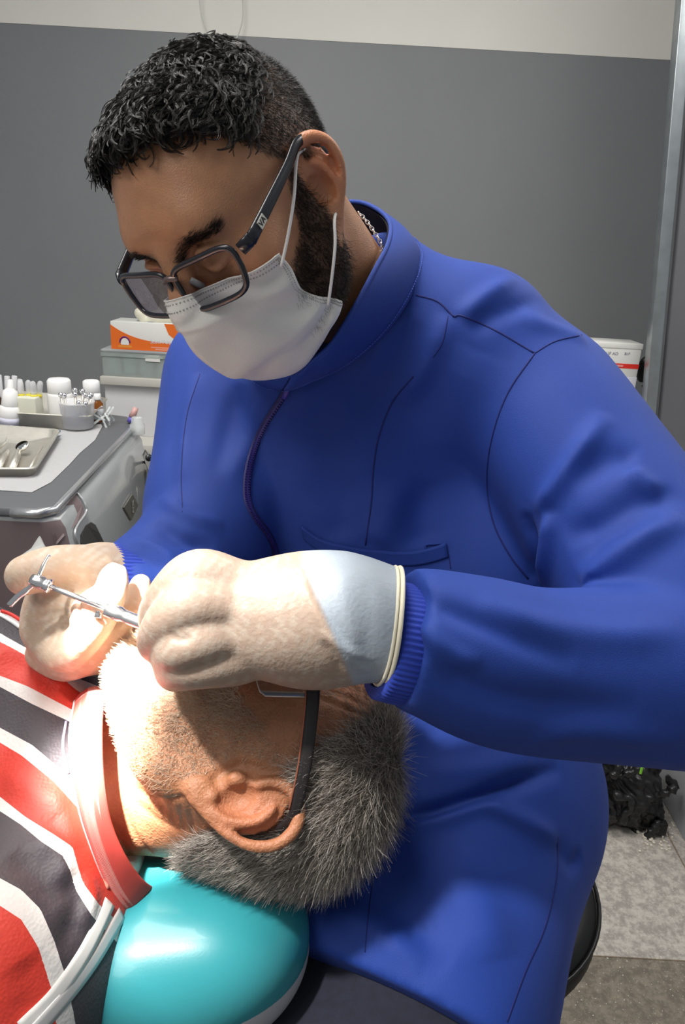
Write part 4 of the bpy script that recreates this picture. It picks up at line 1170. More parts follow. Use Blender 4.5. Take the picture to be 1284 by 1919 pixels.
shirt = mobj('shirt', W(Vs), Fs, stripe_mat(), person2, cols={'stripe': sv})
Ns = vnormals(Vs, Fs); ts = bvh(Vs, Fs)
M_colr = mat('red_white_rib_collar', (.62, .07, .055), .7, noise=.05, nscale=100)
outer = [at(140, 1322, .605), at(132, 1390, .560), at(147, 1503, .540), at(171, 1583, .538), at(203, 1659, .545), at(240, 1713, .565), at(262, 1715, .62), at(235, 1620, .69), at(190, 1490, .71), at(155, 1390, .70), at(142, 1320, .66)]
inner = [at(196, 1300, .600), at(193, 1375, .565), at(197, 1471, .545), at(213, 1551, .543), at(250, 1625, .551), at(287, 1661, .575), at(300, 1645, .62), at(275, 1560, .66), at(230, 1470, .675), at(205, 1380, .67), at(196, 1310, .64)]

def loop2(P, n=10):
    P = list(P); Q = crom([P[-1]] + P + [P[0], P[1]], n); return Q[n:-n - 1]
lo_, li_ = loop2(outer), loop2(inner)
rows = []
for t in np.linspace(0, 1, 9):
    r_ = lo_ * (1 - t) + li_ * t; c_ = r_.mean(0)
    e_ = r_ - c_; e_[:, 0] = 0; e_ /= np.linalg.norm(e_, axis=1)[:, None] + 1e-9
    rows.append(r_ + e_ * .006 * math.sin(t * math.pi))
nk = len(lo_)
Pg = np.array(rows); Pg = np.concatenate([Pg, Pg[:, :1]], 1)
V, F = grid(Pg)
colr = mobj('collar', W(V), F, M_colr, shirt); solid(colr, .0028, 0); subsurf(colr, 1)
V, F = tube(lo_, .0016, 6, closed=True); mobj('collar_seam', W(V), F, mat('white_thread', (.7, .68, .68), .6), colr)
mk = MB()
for k in range(0, nk):                     # fine knit ribs across the band
    for tt in (0, .25, .5, .75):
        k2 = (k + 1) % nk
        P = [np.array(rows[j][k]) * (1 - tt) + np.array(rows[j][k2]) * tt for j in range(0, 9, 2)]
        c_ = np.mean(rows[4], 0)
        P = [p + (p - c_) * np.array((0, 1, 1)) / np.linalg.norm((p - c_) * np.array((0, 1, 1))) * .0015 for p in P]
        mk.add(*tube(P, .0003, 4))
V = np.concatenate(mk.V); mobj('knit_ribs', W(V), mk.F, mat('pink_white_yarn', (.72, .30, .27), .75), colr)
def on_shirt(name, pts, r, m, back, flat=None, n=8):
    P, Nn = onto(ts, crom(np.array(pts, float), n), back)
    if len(P) < 3: return None
    V, F = tube(P, r, 8, flat=flat or (1, 1), up=Nn.mean(0))
    return mobj(name, W(V), F, m, shirt)
M_silver = mat('silver_piping', (.62, .62, .62), .35, .3)
on_shirt('piping', [(228, 1712), (206, 1750), (172, 1805), (122, 1870), (64, 1935), (20, 1975)], .0030, M_silver, .0002, (.22, 1.9))
on_shirt('piping', [(205, 1690), (180, 1745), (150, 1800), (100, 1870), (40, 1930)], .0032, mat('white_piping', (.74, .74, .72), .6), .0002, (.22, 1.9))
on_shirt('shoulder_stitching', [(124, 1352), (118, 1400), (128, 1450)], .0012, mat('lilac_thread', (.45, .42, .62), .6), 0)
on_shirt('shoulder_stitching', [(152, 1510), (166, 1560), (186, 1620), (202, 1665)], .0014, mat('coral_thread', (.75, .30, .22), .7), 0)
on_shirt('silver_badge', [(-30, 1142), (0, 1152), (25, 1166), (42, 1178)], .0040, M_silver, .001, (.5, 1.2))
on_shirt('badge_stripe', [(0, 1152), (20, 1160), (36, 1170)], .0016, M_red, .004)

# ------------------------------------------------------------------ face mask
def place(frame, P): return W(frame.toC(P))
M_mask = mat('white_nonwoven', (.80, .78, .74), .85, noise=.03, nscale=30, bump=.0003, bscale=1500, sss=.15, sssr=(1, .8, .7))
cen = crom([(.117, 0, -.001), (.130, 0, -.012), (.1355, 0, -.030), (.124, 0, -.075), (.100, 0, -.100), (.074, 0, -.114)], 8)
sid = crom([(.066, .068, -.014), (.063, .0675, -.030), (.061, .063, -.052), (.052, .068, -.068), (.042, .070, -.079), (.036, .070, -.087)], 8)
nr = len(cen); ncol = 49
Pg = np.zeros((nr, ncol, 3)); Dsp = np.zeros((nr, ncol, 3))
for j in range(nr):
    v = j / (nr - 1)
    for i in range(ncol):
        a = -1 + 2 * i / (ncol - 1); s = abs(a)
        pw = 1.25
        yv = sid[j, 1] * ((1 - v) * s ** 1.02 + v * math.sin(s * math.pi / 2) ** pw)
        wx = (1 - v) * s ** 1.2 + v * (1 - math.cos(s * math.pi / 2))
        xv = cen[j, 0] + (sid[j, 0] - cen[j, 0]) * wx
        zv = cen[j, 2] + (sid[j, 2] - cen[j, 2]) * s ** 1.3
        if a < 0: yv *= .80
        # gathered pleats fan out of the side seam, rib lines run across the front
        ph = (v * 3.0) % 1
        bulge = .0036 * (1 - s ** 2) * (1 if ph < .85 else (1 - ph) / .15) * ph
        g = s ** 1.5 * (1 - s ** 8) * (.0055 * math.sin(v * 19 + 1.5 + a) + .002 * math.sin(v * 33 + 5 * a))
        cr = .0022 * math.sin(9 * a + 7 * v) * math.sin(5 * v * math.pi) * math.sin(math.pi * min(1, v * 1.2 % 1.0))
        d = np.array((1.2, np.sign(a) * s, -.15)); d /= np.linalg.norm(d)
        Pg[j, i] = np.array((xv, np.sign(a) * yv, zv)); Dsp[j, i] = d * (bulge + g * .8 + cr)
tree_l = bvh(Vl, body_faces1)
for j in range(nr):
    for i in range(ncol):
        hit = tree_l.find_nearest(Vector(Pg[j, i]))
        if hit[0] is None: continue
        sd_ = (Pg[j, i] - np.array(hit[0])) @ np.array(hit[1])
        need = .0065 if j > nr * .35 else .0035
        if sd_ < need and abs(i / (ncol - 1) - .5) < .49: Pg[j, i] += np.array(hit[1]) * (need - sd_)
for _ in range(2):
    Q = Pg.copy(); Q[1:-1, 1:-1] = (Pg[1:-1, 1:-1] * 2 + Pg[:-2, 1:-1] + Pg[2:, 1:-1] + Pg[1:-1, :-2] + Pg[1:-1, 2:]) / 6; Pg = Q
Pg = Pg + Dsp
maskr = root('face_mask', place(HD, (.10, 0, -.12)), 'white pleated surgical face mask over the nose and chin of the seated person in blue', 'face mask')
V, F = grid(Pg)
mk_ = mobj('fabric', place(HD, V), F, M_mask, maskr)
solid(mk_, .0012, 0); subsurf(mk_, 1)
mk = MB()
def maskpt(v, a, off=.0015):
    j = v * (nr - 1); i = (a + 1) / 2 * (ncol - 1)
    j0, i0 = int(min(j, nr - 2)), int(min(i, ncol - 2)); fj, fi_ = j - j0, i - i0
    p = (Pg[j0, i0] * (1 - fi_) + Pg[j0, i0 + 1] * fi_) * (1 - fj) + (Pg[j0 + 1, i0] * (1 - fi_) + Pg[j0 + 1, i0 + 1] * fi_) * fj
    n = np.cross(Pg[j0, i0 + 1] - Pg[j0, i0], Pg[j0 + 1, i0] - Pg[j0, i0]); n /= np.linalg.norm(n)
    if n @ np.array((1., np.sign(a) * .8, 0)) < 0: n = -n
    return p + n * off
for v in (.035, .095):
    for a in np.linspace(-.9, .96, 78): mk.add(boxv(maskpt(v, a, .0008), (.00045, .00045, .00045)), BOXF)
for a in (.95, .972):
    for v in np.linspace(.03, .97, 54): mk.add(boxv(maskpt(v, a, .0008), (.00035, .00035, .00035)), BOXF)
V = np.concatenate(mk.V)
mobj('embossed_dots', place(HD, V), mk.F, mat('emboss_grey', (.42, .41, .40), .8), mk_, smooth=False)
mobj('hem', place(HD, tube(np.array([maskpt(v, a, .0004) for v, a in [(0.0, t) for t in np.linspace(-1, 1, 40)]]), .0007, 6)[0]), tube(np.array([maskpt(0, t) for t in np.linspace(-1, 1, 40)]), .0007, 6)[1], M_mask, mk_)
M_strap = mat('white_elastic', (.78, .76, .74), .7)
ca = place(HD, Pg[0, -1]); cb_ = place(HD, Pg[-2, -1])
def strap(pix_pts):
    P = [np.asarray(p, float) for p in pix_pts]
    return tube(crom(P, 6), .0012, 8)
mobj('ear_loop', *strap([W(at(527, 500, .541)), W(at(540, 440, .5385)), W(at(551, 370, .537)), W(at(556, 300, .538)), W(at(566, 282, .545)), W(at(600, 262, .565))]), M_strap, maskr)
mobj('ear_loop', *strap([W(at(615, 572, .580)), W(at(622, 520, .572)), W(at(628, 460, .566)), W(at(627, 412, .566)), W(at(632, 395, .580)), W(at(640, 380, .60))]), M_strap, maskr)

# ------------------------------------------------------------------ dentist's glasses
def glass_mat(name, tint=(1, 1, 1), gloss=(1, 1, 1), amt=.12, trans=(.93, .93, .95)):
    m = bpy.data.materials.new(name); m.use_nodes = True
    nt = m.node_tree; N = nt.nodes; L = nt.links
    for n in list(N): N.remove(n)
    o = N.new('ShaderNodeOutputMaterial'); t = N.new('ShaderNodeBsdfTransparent'); g = N.new('ShaderNodeBsdfGlossy'); mx = N.new('ShaderNodeMixShader')
    lw = N.new('ShaderNodeFresnel'); lw.inputs[0].default_value = 1.5
    ad = N.new('ShaderNodeMath'); ad.operation = 'ADD'; ad.inputs[1].default_value = amt
    t.inputs[0].default_value = (*trans, 1); g.inputs[0].default_value = (*gloss, 1); g.inputs['Roughness'].default_value = .02
    L.new(lw.outputs[0], ad.inputs[0]); L.new(ad.outputs[0], mx.inputs[0]); L.new(t.outputs[0], mx.inputs[1]); L.new(g.outputs[0], mx.inputs[2]); L.new(mx.outputs[0], o.inputs[0])
    return m
M_lens = glass_mat('coated_lens', gloss=(.62, .60, .72), amt=-.035)
M_frame = mat('black_acetate', (.015, .016, .022), .22, spec=.6)
M_frame2 = mat('taupe_metal', (.20, .15, .14), .3, .6)
gl = root('eyeglasses', place(HD, (.112, 0, .0)), 'black rectangular eyeglasses with taupe front worn by the masked person', 'glasses')
def lens_loop(s, grow=0.0, n=48):
    pts = []
    for k in range(n):
        t = 2 * math.pi * k / n
        c, sn = math.cos(t), math.sin(t); e = .42
        yy = np.sign(c) * abs(c) ** e; zz = np.sign(sn) * abs(sn) ** e
        w = .0285 + grow; h = .0165 + grow
        taper = 1.0 - .10 * (zz < 0) * abs(zz)
        Y = .0335 + yy * w * taper; Z = .0050 + zz * h + .0015 * yy
        X = .1150 - .012 * (Y / .07) ** 2 - .0030 * zz
        pts.append((X, s * Y + .004, Z))
    return np.array(pts)
for s in (1, -1):
    lp = lens_loop(s)
    rim = mobj('rim', place(HD, tube(lens_loop(s, .0015), .0024, 8, closed=True)[0]), tube(lp, .002, 8, closed=True)[1], M_frame, gl)
    lp2 = lens_loop(s, .0014) + (.0014, 0, 0)
    V, F = tube(lp2, .0012, 8, closed=True)
    mobj('front_trim', place(HD, V), F, M_frame2, rim)
    c = lp.mean(0) + (.001, 0, 0)
    mid = (lp + c) / 2 + (.0005, 0, 0)
    V = np.concatenate([lp, mid, [c]]); n = len(lp)
    F = [(i, (i + 1) % n, n + (i + 1) % n, n + i) for i in range(n)] + [(n + i, n + (i + 1) % n, 2 * n) for i in range(n)]
    ln = mobj('lens', place(HD, V), F, M_lens, gl)
    V, F = tube([(.1010, s * .0675 + .004, .016), (.0950, s * .0735 + .004, .0175), (.088, s * .0755 + .0035, .018)], [.0042, .0042, .0036], 8, flat=(.55, 1.3), up=(0, s, 0))
    mobj('hinge', place(HD, V), F, M_frame, gl)
    P = crom([(.094, s * .0750 + .004, .0175), (.060, s * .0785 + .002, .022), (.02, s * .080, .026), (-.004, s * .080, .030), (-.022, s * .079, .022), (-.036, s * .077, .002)], 5)
    V, F = tube(P, np.linspace(.0052, .0034, len(P)), 8, flat=(.42, 1.0), up=(0, s, 0))
    tm = mobj('temple', place(HD, V), F, M_frame, gl)
    mobj('nose_pad', place(HD, tube([(.106, s * .0095 + .004, .006), (.1025, s * .0125 + .004, -.004)], [.0025, .003], 8)[0]), tube([(0, 0, 0), (1, 0, 0)], [.0025, .003], 8)[1], mat('clear_nose_pad', (.3, .3, .3), .2), gl)
    if s == 1:
        a_ = place(HD, (.0780, .0823, .0198)); Xd = place(HD, (.068, .0826, .0211)) - a_; Xd /= np.linalg.norm(Xd)
        Zd = place(HD, (.078, .0823, .0298)) - a_; Zd -= Xd * (Zd @ Xd); Zd /= np.linalg.norm(Zd); Nd = np.cross(Xd, Zd)
        mobj('emblem_plate', boxv(a_, (.0046, .0030, .0004), np.stack([Xd, Zd, Nd], 1)), BOXF, mat('pale_steel', (.75, .73, .66), .3, .8), tm, smooth=False)
        text('lettering', 'VA', a_ + Nd * .0006, .0062, M_dark, tm, Rm=np.stack([Xd, Zd, Nd], 1), ext=.0001)
V, F = tube(crom([(.1135, .0115, .0145), (.1155, .004, .017), (.1135, -.0035, .0145)], 5), .0026, 8, flat=(1, .8))
mobj('bridge', place(HD, V), F, M_frame2, gl)

# patient's glasses
gp = root('eyeglasses', place(HP, (.112, 0, .0)), 'rimless clear safety glasses with a flat dark temple worn by the lying person', 'glasses')
for s in (1, -1):
    V = []; nn = 20
    for i in range(nn + 1):
        for k in range(nn + 1):
            u = i / nn; w = k / nn
            rc = min(u, 1 - u, w, 1 - w)
            yy = .006 + u * .062; zz = -.026 + w * .046
            cz = max(0, abs(w - .5) * 2 - .75) / .25; cy = max(0, abs(u - .5) * 2 - .8) / .2
            zz = .027 + (zz + .003) * (1 - .12 * cy ** 2); yy = .034 + (yy - .034) * (1 - .14 * cz ** 2)
            V.append((.117 - .040 * (yy / .066) ** 2.2, s * yy, zz))
    V, F = grid(np.array(V).reshape(nn + 1, nn + 1, 3))
    ln = mobj('lens', place(HP, V), F, glass_mat('clear_lens', amt=.06), gp)
    solid(ln, .0012)
    edge = [V[i * (nn + 1)] for i in range(nn + 1)] + [V[nn * (nn + 1) + k] for k in range(nn + 1)] + [V[i * (nn + 1) + nn] for i in range(nn, -1, -1)]
    Vt, Ft = tube(np.array(edge)[::2], .0006, 6)
    mobj('lens_edge', place(HP, Vt), Ft, mat('clear_edge', (.75, .70, .66), .2), ln)
    P = crom([(.086, s * .071, .047), (.070, s * .077, .047), (.035, s * .0855, .044), (.010, s * .088, .040), (-.006, s * .087, .036), (-.020, s * .083, .026)], 6)
    V, F = tube(P, np.linspace(.0058, .0040, len(P)), 8, flat=(.28, 1.0), up=(0, s, 0))
    tm = mobj('temple', place(HP, V), F, mat('matt_black_plastic', (.018, .015, .016), .4), gp)
    V, F = tube([p + (0, s * .0004, -.0049) for p in P[:-8]], .0007, 6)
    mobj('copper_edge', place(HP, V), F, mat('copper_trim', (.35, .12, .07), .35, .5), tm)
V, F = tube(crom([(.1155, .008, .036), (.1175, 0, .038), (.1155, -.008, .036)], 5), .0015, 8)
mobj('bridge', place(HP, V), F, M_dark, gp)

# ------------------------------------------------------------------ dentist's jacket, trousers
M_blue = mat('royal_blue_twill', (.011, .046, .29), .72, noise=.05, nscale=14, bump=.00025, bscale=1400, sheen=.03)
M_bseam = mat('dark_blue_seam', (.008, .016, .14), .75)
M_rib = mat('blue_rib_knit', (.014, .042, .36), .8, sheen=.1)
M_trs = mat('dark_navy_trousers', (.010, .012, .026), .85, noise=.2, nscale=150, bump=.0003, bscale=900, sheen=.2)
f = Field((-.25, -.56, .36), (.46, .37, .98), .0038)
f.ell(at(640, 840, .81), (.160, .185, .110), .03)
f.cap(at(722, 545, .735), at(1008, 748, .725), .056, .063, .05)
f.ell(at(905, 628, .735), (.062, .062, .062), .04)
f.ell(at(940, 1050, .79), (.085, .13, .09), .05)
f.ell(at(690, 645, .715), (.045, .040, .035), .03)
f.ell(at(560, 730, .73), (.055, .040, .040), .03)
f.cap(at(430, 700, .82), at(1000, 780, .78), .064, .075, .05)
f.ell(at(765, 1230, .82), (.165, .20, .115), .06)
f.ell(at(870, 1470, .79), (.145, .13, .115), .05)
f.cap(at(900, 1560, .77), at(800, 1860, .655), .108, .112, .05)
f.cap(at(760, 1560, .77), at(640, 1760, .68), .100, .088, .05)
f.chain([at(1008, 750, .72), at(1160, 985, .66), at(1335, 1262, .58)], [.062, .067, .072], .035, 4)
fore = [at(1335, 1262, .58), at(1160, 1262, .555), at(1000, 1256, .535), at(900, 1232, .518), at(815, 1204, .506), at(748, 1190, .500)]
f.chain(fore, [.072, .062, .0555, .0520, .0445, .0400], .012, 3)
f.chain([at(430, 710, .81), at(405, 880, .77), at(388, 1010, .715)], [.062, .055, .056], .03, 3)
f.chain([at(388, 1010, .715), at(310, 1072, .67), at(245, 1106, .640)], [.056, .045, .037], .012, 3)
# neck opening, hem, cuffs
f.cap(at(648, 330, .66), at(650, 575, .715), .052, .046, .008, op='cut')
def cut_plane(f, p, n, k=.003):
    n = np.asarray(n, float); n /= np.linalg.norm(n)
    sl, X, Y, Z = f._blk(f.lo - 1, f.lo + 10)
    d = -((X - np.float32(p[0])) * np.float32(n[0]) + (Y - np.float32(p[1])) * np.float32(n[1]) + (Z - np.float32(p[2])) * np.float32(n[2]))
    f._mix(sl, d.astype(np.float32), k, 'cut'); return f
h1, h2, h3 = at(545, 1752, .60), at(860, 1908, .56), at(700, 1792, .56)
cut_w = at(752, 1195, .50) - at(815, 1204, .506)
sl_ = f._blk(at(752, 1200, .50) - .11, at(752, 1200, .50) + .11)
if sl_:
    q_, X_, Y_, Z_ = sl_; nw = cut_w / np.linalg.norm(cut_w); pw_ = at(757, 1194, .50)
    pl_ = (X_ - pw_[0]) * nw[0] + (Y_ - pw_[1]) * nw[1] + (Z_ - pw_[2]) * nw[2]
    near_ = np.sqrt((X_ - pw_[0]) ** 2 + (Y_ - pw_[1]) ** 2 + (Z_ - pw_[2]) ** 2) - .07
    f._mix(q_, np.maximum(-pl_, near_).astype(np.float32), .002, 'cut')
nh = np.cross(h2 - h1, at(760, 2050, .86) - h1); nh /= np.linalg.norm(nh)
if nh[1] > 0: nh = -nh
cut_plane(f, h1, nh)
Vj, Fj = f.mesh(3)
Nj = vnormals(Vj, Fj)
trj = bvh(Vj, Fj)
folds = [
 ([(1137, 776), (1085, 850), (1040, 915), (1005, 960)], .0060, .011), ([(1032, 960), (1026, 1020), (1016, 1095)], .0065, .008),
 ([(1282, 968), (1200, 1015), (1130, 1065), (1090, 1100)], .0070, .013), ([(1180, 880), (1200, 900), (1240, 925)], .004, .010),
 ([(1070, 900), (1150, 860), (1190, 870)], -.004, .014), ([(1060, 1010), (1120, 985), (1200, 940), (1284, 930)], -.006, .014),
 ([(985, 960), (1000, 1030), (1005, 1090)], -.005, .010), ([(1080, 1060), (1150, 1000), (1230, 960)], -.003, .010),
 ([(965, 590), (1050, 620), (1100, 640)], .003, .012), ([(860, 600), (905, 560), (965, 520)], .004, .010), ([(880, 620), (930, 590), (1010, 560)], -.003, .010),
 ([(840, 590), (800, 680), (745, 755)], .0045, .014), ([(700, 640), (640, 720), (590, 790)], -.003, .015), ([(780, 600), (720, 700), (650, 760)], -.0035, .014),
 ([(560, 760), (620, 850), (600, 960)], -.0035, .022), ([(735, 900), (720, 980), (700, 1020)], .004, .02), ([(660, 880), (640, 960), (650, 1010)], -.003, .018),
 ([(450, 720), (430, 800), (400, 900)], -.003, .014), ([(370, 700), (350, 800), (345, 900)], .003, .010), ([(500, 740), (470, 820), (430, 900)], .0025, .012),
 ([(900, 660), (860, 760), (840, 900)], .003, .03), ([(800, 900), (790, 980), (800, 1020)], -.004, .020),
 ([(780, 1110), (860, 1150), (960, 1190), (1080, 1240)], -.0040, .009), ([(770, 1150), (840, 1220), (900, 1250)], .0030, .007), ([(800, 1240), (880, 1290), (1000, 1320), (1200, 1330)], -.0045, .012),
 ([(900, 1120), (1000, 1170), (1150, 1190), (1284, 1180)], .004, .014), ([(1000, 1380), (1100, 1370), (1284, 1390)], .003, .012), ([(760, 1130), (775, 1170), (770, 1230)], -.002, .005),
 ([(760, 1300), (762, 1270), (770, 1240)], .002, .004),
 ([(740, 1535), (830, 1512), (930, 1480), (1050, 1440)], -.0085, .008), ([(735, 1560), (840, 1528), (900, 1505), (960, 1530), (1010, 1555), (1045, 1570)], .0070, .010),
 ([(800, 1450), (900, 1440), (1000, 1420)], .004, .014), ([(1045, 1575), (1070, 1620), (1090, 1600)], -.003, .010), ([(850, 1600), (900, 1700), (930, 1800)], .004, .025),
 ([(700, 1650), (760, 1720), (850, 1800)], -.0045, .02), ([(620, 1700), (700, 1740), (800, 1800)], .004, .015),
 ([(290, 980), (340, 1010), (400, 1030)], -.004, .008), ([(210, 1040), (260, 1045), (320, 1075)], -.0025, .006), ([(300, 930), (350, 965), (420, 985)], .003, .008), ([(250, 1010), (300, 1030), (340, 1060)], .0025, .006),
]
for pts, a, w in folds: Vj = fold(Vj, Nj, trj, pts, a * 1.4, w * .85)
Nj = vnormals(Vj, Fj)
trj = bvh(Vj, Fj)
jacket = mobj('jacket', W(Vj), Fj, M_blue, person1)
def seam(pts, r=.0008, name='seam', m=M_bseam, back=-.0002, tree=None, parent=None, n=8, flat=None):
    P, Nn = onto(tree or trj, crom(np.array(pts, float), n), back)
    V, F = tube(P, r, 6)
    return mobj(name, W(V), F, m, parent or jacket)
seam([(1002, 662), (950, 740), (920, 830), (913, 910), (925, 980), (955, 1040), (990, 1085)], .0010, 'armhole_seam')
seam([(1002, 662), (1040, 640), (1090, 628)], .0008, 'armhole_seam')
seam([(780, 553), (820, 565), (850, 592), (866, 592), (930, 620), (1002, 662)], .0010, 'shoulder_seam')
seam([(840, 592), (830, 640), (812, 670)], .0006, 'yoke_seam')
seam([(775, 705), (735, 755), (710, 820), (700, 880), (696, 940), (685, 1022)], .0009, 'princess_seam')
seam([(375, 700), (350, 780), (340, 880), (342, 960)], .0006, 'princess_seam')
seam([(1045, 1570), (1042, 1650), (1020, 1740), (985, 1820), (950, 1915)], .0009, 'side_seam')
seam([(700, 1640), (690, 1720), (684, 1785)], .0006, 'front_seam')
zp = [(547, 705), (530, 745), (500, 790), (478, 835), (465, 880), (462, 930), (474, 965), (500, 1000), (514, 1030), (517, 1060)]
P, Nn = onto(trj, crom(np.array(zp, float), 14), .0006)
V, F = tube(P, .0042, 8, flat=(.35, 1.0), up=Nn.mean(0))
zipper = mobj('zipper', W(V), F, mat('navy_zip_tape', (.010, .010, .10), .6), jacket)
mk = MB(); Pz = crom(P, 3)
for k in range(0, len(Pz) - 2, 2):
    d = Pz[min(k + 1, len(Pz) - 1)] - Pz[k]; d /= np.linalg.norm(d) + 1e-9
    n_ = Nn[min(k // 3, len(Nn) - 1)]; bdir = np.cross(d, n_)
    bdir /= np.linalg.norm(bdir) + 1e-9
    mk.add(boxv(Pz[k] + n_ * .0012 + bdir * (.0010 if (k // 2) % 2 else -.0010), (.0017, .0006, .0007), np.stack([bdir, d, n_], 1)), BOXF)
V = np.concatenate(mk.V)
mobj('zip_teeth', W(V), mk.F, mat('violet_zip_teeth', (.035, .025, .20), .35), zipper, smooth=False)
q, qn = onto(trj, [(546, 712), (540, 730), (533, 748)], .0028)
V, F = tube(q, [.0036, .0030, .0026], 8, flat=(.4, 1), up=qn[0])
mobj('zip_pull', W(V), F, mat('violet_zip_pull', (.06, .04, .30), .3, .2), zipper)
# chest pocket: a thin flap lying on the jacket
pt = crom(np.array([(566, 986), (600, 1010), (640, 1022), (690, 1031), (760, 1036), (800, 1031), (836, 1020)], float), 5)
pbm = pt + (4, 24)
rows = []
for t in np.linspace(0, 1, 10):
    P, Nn = onto(trj, pt * (1 - t) + pbm * t, .0028 * (1 - t) + .0012)
    rows.append(P)
if len({len(r_) for r_ in rows}) == 1:
    V, F = grid(np.array(rows))
    pk = mobj('pocket', W(V), F, M_blue, jacket); solid(pk, .0016, 0)
    P, Nn = onto(trj, pt, .0034)
    mobj('pocket_hem', W(tube(P, .0012, 6)[0]), tube(P, .0012, 6)[1], M_blue, pk)
seam([(836, 1022), (842, 1045), (845, 1066)], .0008, 'pocket_seam')
seam([(800, 1032), (800, 1022), (836, 1019)], .0009, 'pocket_tab', M_blue, .0015)
# collar band
top_ = [at(546, 704, .640), at(590, 672, .622), at(625, 640, .612), at(665, 575, .612), at(700, 510, .625), at(728, 455, .655), at(730, 415, .690), at(700, 388, .722), at(660, 378, .745), at(600, 388, .775), at(540, 430, .79), at(500, 500, .775), at(480, 590, .73), at(495, 660, .68)]
bas_ = [at(530, 730, .690), at(590, 712, .678), at(650, 685, .672), at(715, 634, .672), at(765, 566, .676), at(790, 503, .692), at(784, 468, .705), at(755, 455, .745), at(700, 470, .785), at(600, 490, .83), at(510, 530, .84), at(460, 560, .82), at(440, 650, .77), at(470, 710, .71)]
def loopc(P, n=5):
    P = list(P); Q = crom([P[-1]] + P + [P[0], P[1]], n)
    return Q[n:-n - 1]
tp, bs = loopc(top_), loopc(bas_)
rows = []
for t in np.linspace(0, 1, 8):
    b = .004 * math.sin(t * math.pi)
    r_ = tp * (1 - t) + bs * t; c_ = r_.mean(0)
    o_ = r_ - c_; o_ /= np.linalg.norm(o_, axis=1)[:, None]
    rows.append(r_ + o_ * b)
Pg = np.array(rows); Pg = np.concatenate([Pg, Pg[:, :1]], 1)
V, F = grid(Pg)
collar = mobj('collar', W(V), F, M_blue, jacket); solid(collar, .0035, 0); subsurf(collar, 1)
V, F = tube(tp, .0022, 8, closed=True)
mobj('collar_edge', W(V), F, M_blue, collar)
inn = [r_ + (0, 0, 0) + (r_.mean(0) - r_) / np.linalg.norm(r_.mean(0) - r_, axis=1)[:, None] * .0042 for r_ in rows]
Pg = np.array(inn); Pg = np.concatenate([Pg, Pg[:, :1]], 1)
V, F = grid(Pg)
mobj('collar_lining', W(V), F, mat('black_lining', (.012, .012, .014), .8), collar)
V, F = tube(bs + (0, 0, -.001), .0008, 6, closed=True)
mobj('collar_seam', W(V), F, M_bseam, collar)
st = rows[6]; mk = MB(); c_ = st.mean(0)
for k in range(0, len(st) - 1):
    for tt in (0, .33, .66):
        a = st[k] * (1 - tt) + st[k + 1] * tt; b = st[k] * (1 - tt - .2) + st[k + 1] * (tt + .2)
        n_ = (a - c_) / np.linalg.norm(a - c_); mk.add(*tube([a + n_ * .0032 + (0, 0, -.0012), b + n_ * .0032 + (0, 0, -.0012)], .0004, 4))
V = np.concatenate(mk.V)
mobj('collar_stitching', W(V), mk.F, mat('pale_blue_thread', (.06, .12, .55), .6), collar, smooth=False)
# ribbed cuffs
def cuff(a, b, ra, rb, nrib=64, m=M_rib, fdir=None, fs=1.0):
    a = np.asarray(a); b = np.asarray(b); T = (b - a) / np.linalg.norm(b - a)
    u = np.cross(T, (0, 0, 1.)); u /= np.linalg.norm(u); v = np.cross(T, u)
    V = []; F = []; n = nrib * 4
    prof = [(0, .985), (.06, 1.0), (.5, 1.01), (.94, 1.0), (1, .96), (1, .80)]
    for (t, sc) in prof:
        for i in range(n):
            ang = 2 * math.pi * i / n
            r_ = (ra + (rb - ra) * t) * sc + .0006 * math.sin(ang * nrib)
            V.append(a + (b - a) * t + (u * math.cos(ang) + v * math.sin(ang) * fs) * r_)
    for j in range(len(prof) - 1):
        for i in range(n): F.append((j * n + i, j * n + (i + 1) % n, (j + 1) * n + (i + 1) % n, (j + 1) * n + i))
    return mobj('cuff', W(np.array(V)), F, m, jacket)
cuff(at(785, 1212, .504), at(716, 1198, .4975), .0405, .0395)
cuff(at(262, 1104, .645), at(196, 1098, .630), .0385, .0368)
# trousers
f = Field((-.25, -.66, .38), (.30, -.18, .98), .0045)
f.cap(at(870, 1520, .80), at(800, 1900, .66), .105, .098, .03)
f.cap(at(800, 1900, .66), at(520, 2150, .56), .098, .085, .03)
f.cap(at(720, 1560, .80), at(560, 1880, .68), .088, .082, .03)
f.cap(at(560, 1880, .68), at(330, 2180, .60), .082, .078, .03)
V, F = f.mesh(2)
mobj('trousers', W(V), F, M_trs, person1)

# ------------------------------------------------------------------ gloves
M_glove = mat('latex_glove', (.74, .60, .50), .5, noise=.05, nscale=50, bump=.0004, bscale=350, sss=.25, sssr=(1, .55, .4), sssd=.01, attr='tint')
f = Field((-.16, -.16, .40), (.06, .0, .60), .0016)
fz = (0, 0, 1)
f.cap(at(735, 1172, .496), at(640, 1150, .492), .0385, .0365, .01)
f.cap(at(640, 1150, .492), at(560, 1155, .489), .0360, .0365, .02)
f.cap(at(560, 1158, .489), at(462, 1162, .486), .0375, .0375, .02, fdir=fz, fs=.74)
f.chain([at(430, 1100, .486), at(372, 1082, .478), at(330, 1110, .482), at(300, 1146, .498), at(296, 1170, .520)], [.018, .0160, .0140, .0120, .0110], .006)
K_ = .0035
f.chain([at(430, 1140, .478), at(360, 1135, .465), at(316, 1165, .468), at(293, 1202, .488), at(306, 1214, .512)], [.018, .0160, .0138, .0118, .0110], K_)
f.chain([at(430, 1190, .478), at(370, 1200, .466), at(335, 1218, .470), at(322, 1238, .492), at(335, 1230, .515)], [.018, .0160, .0138, .0120, .0110], K_)
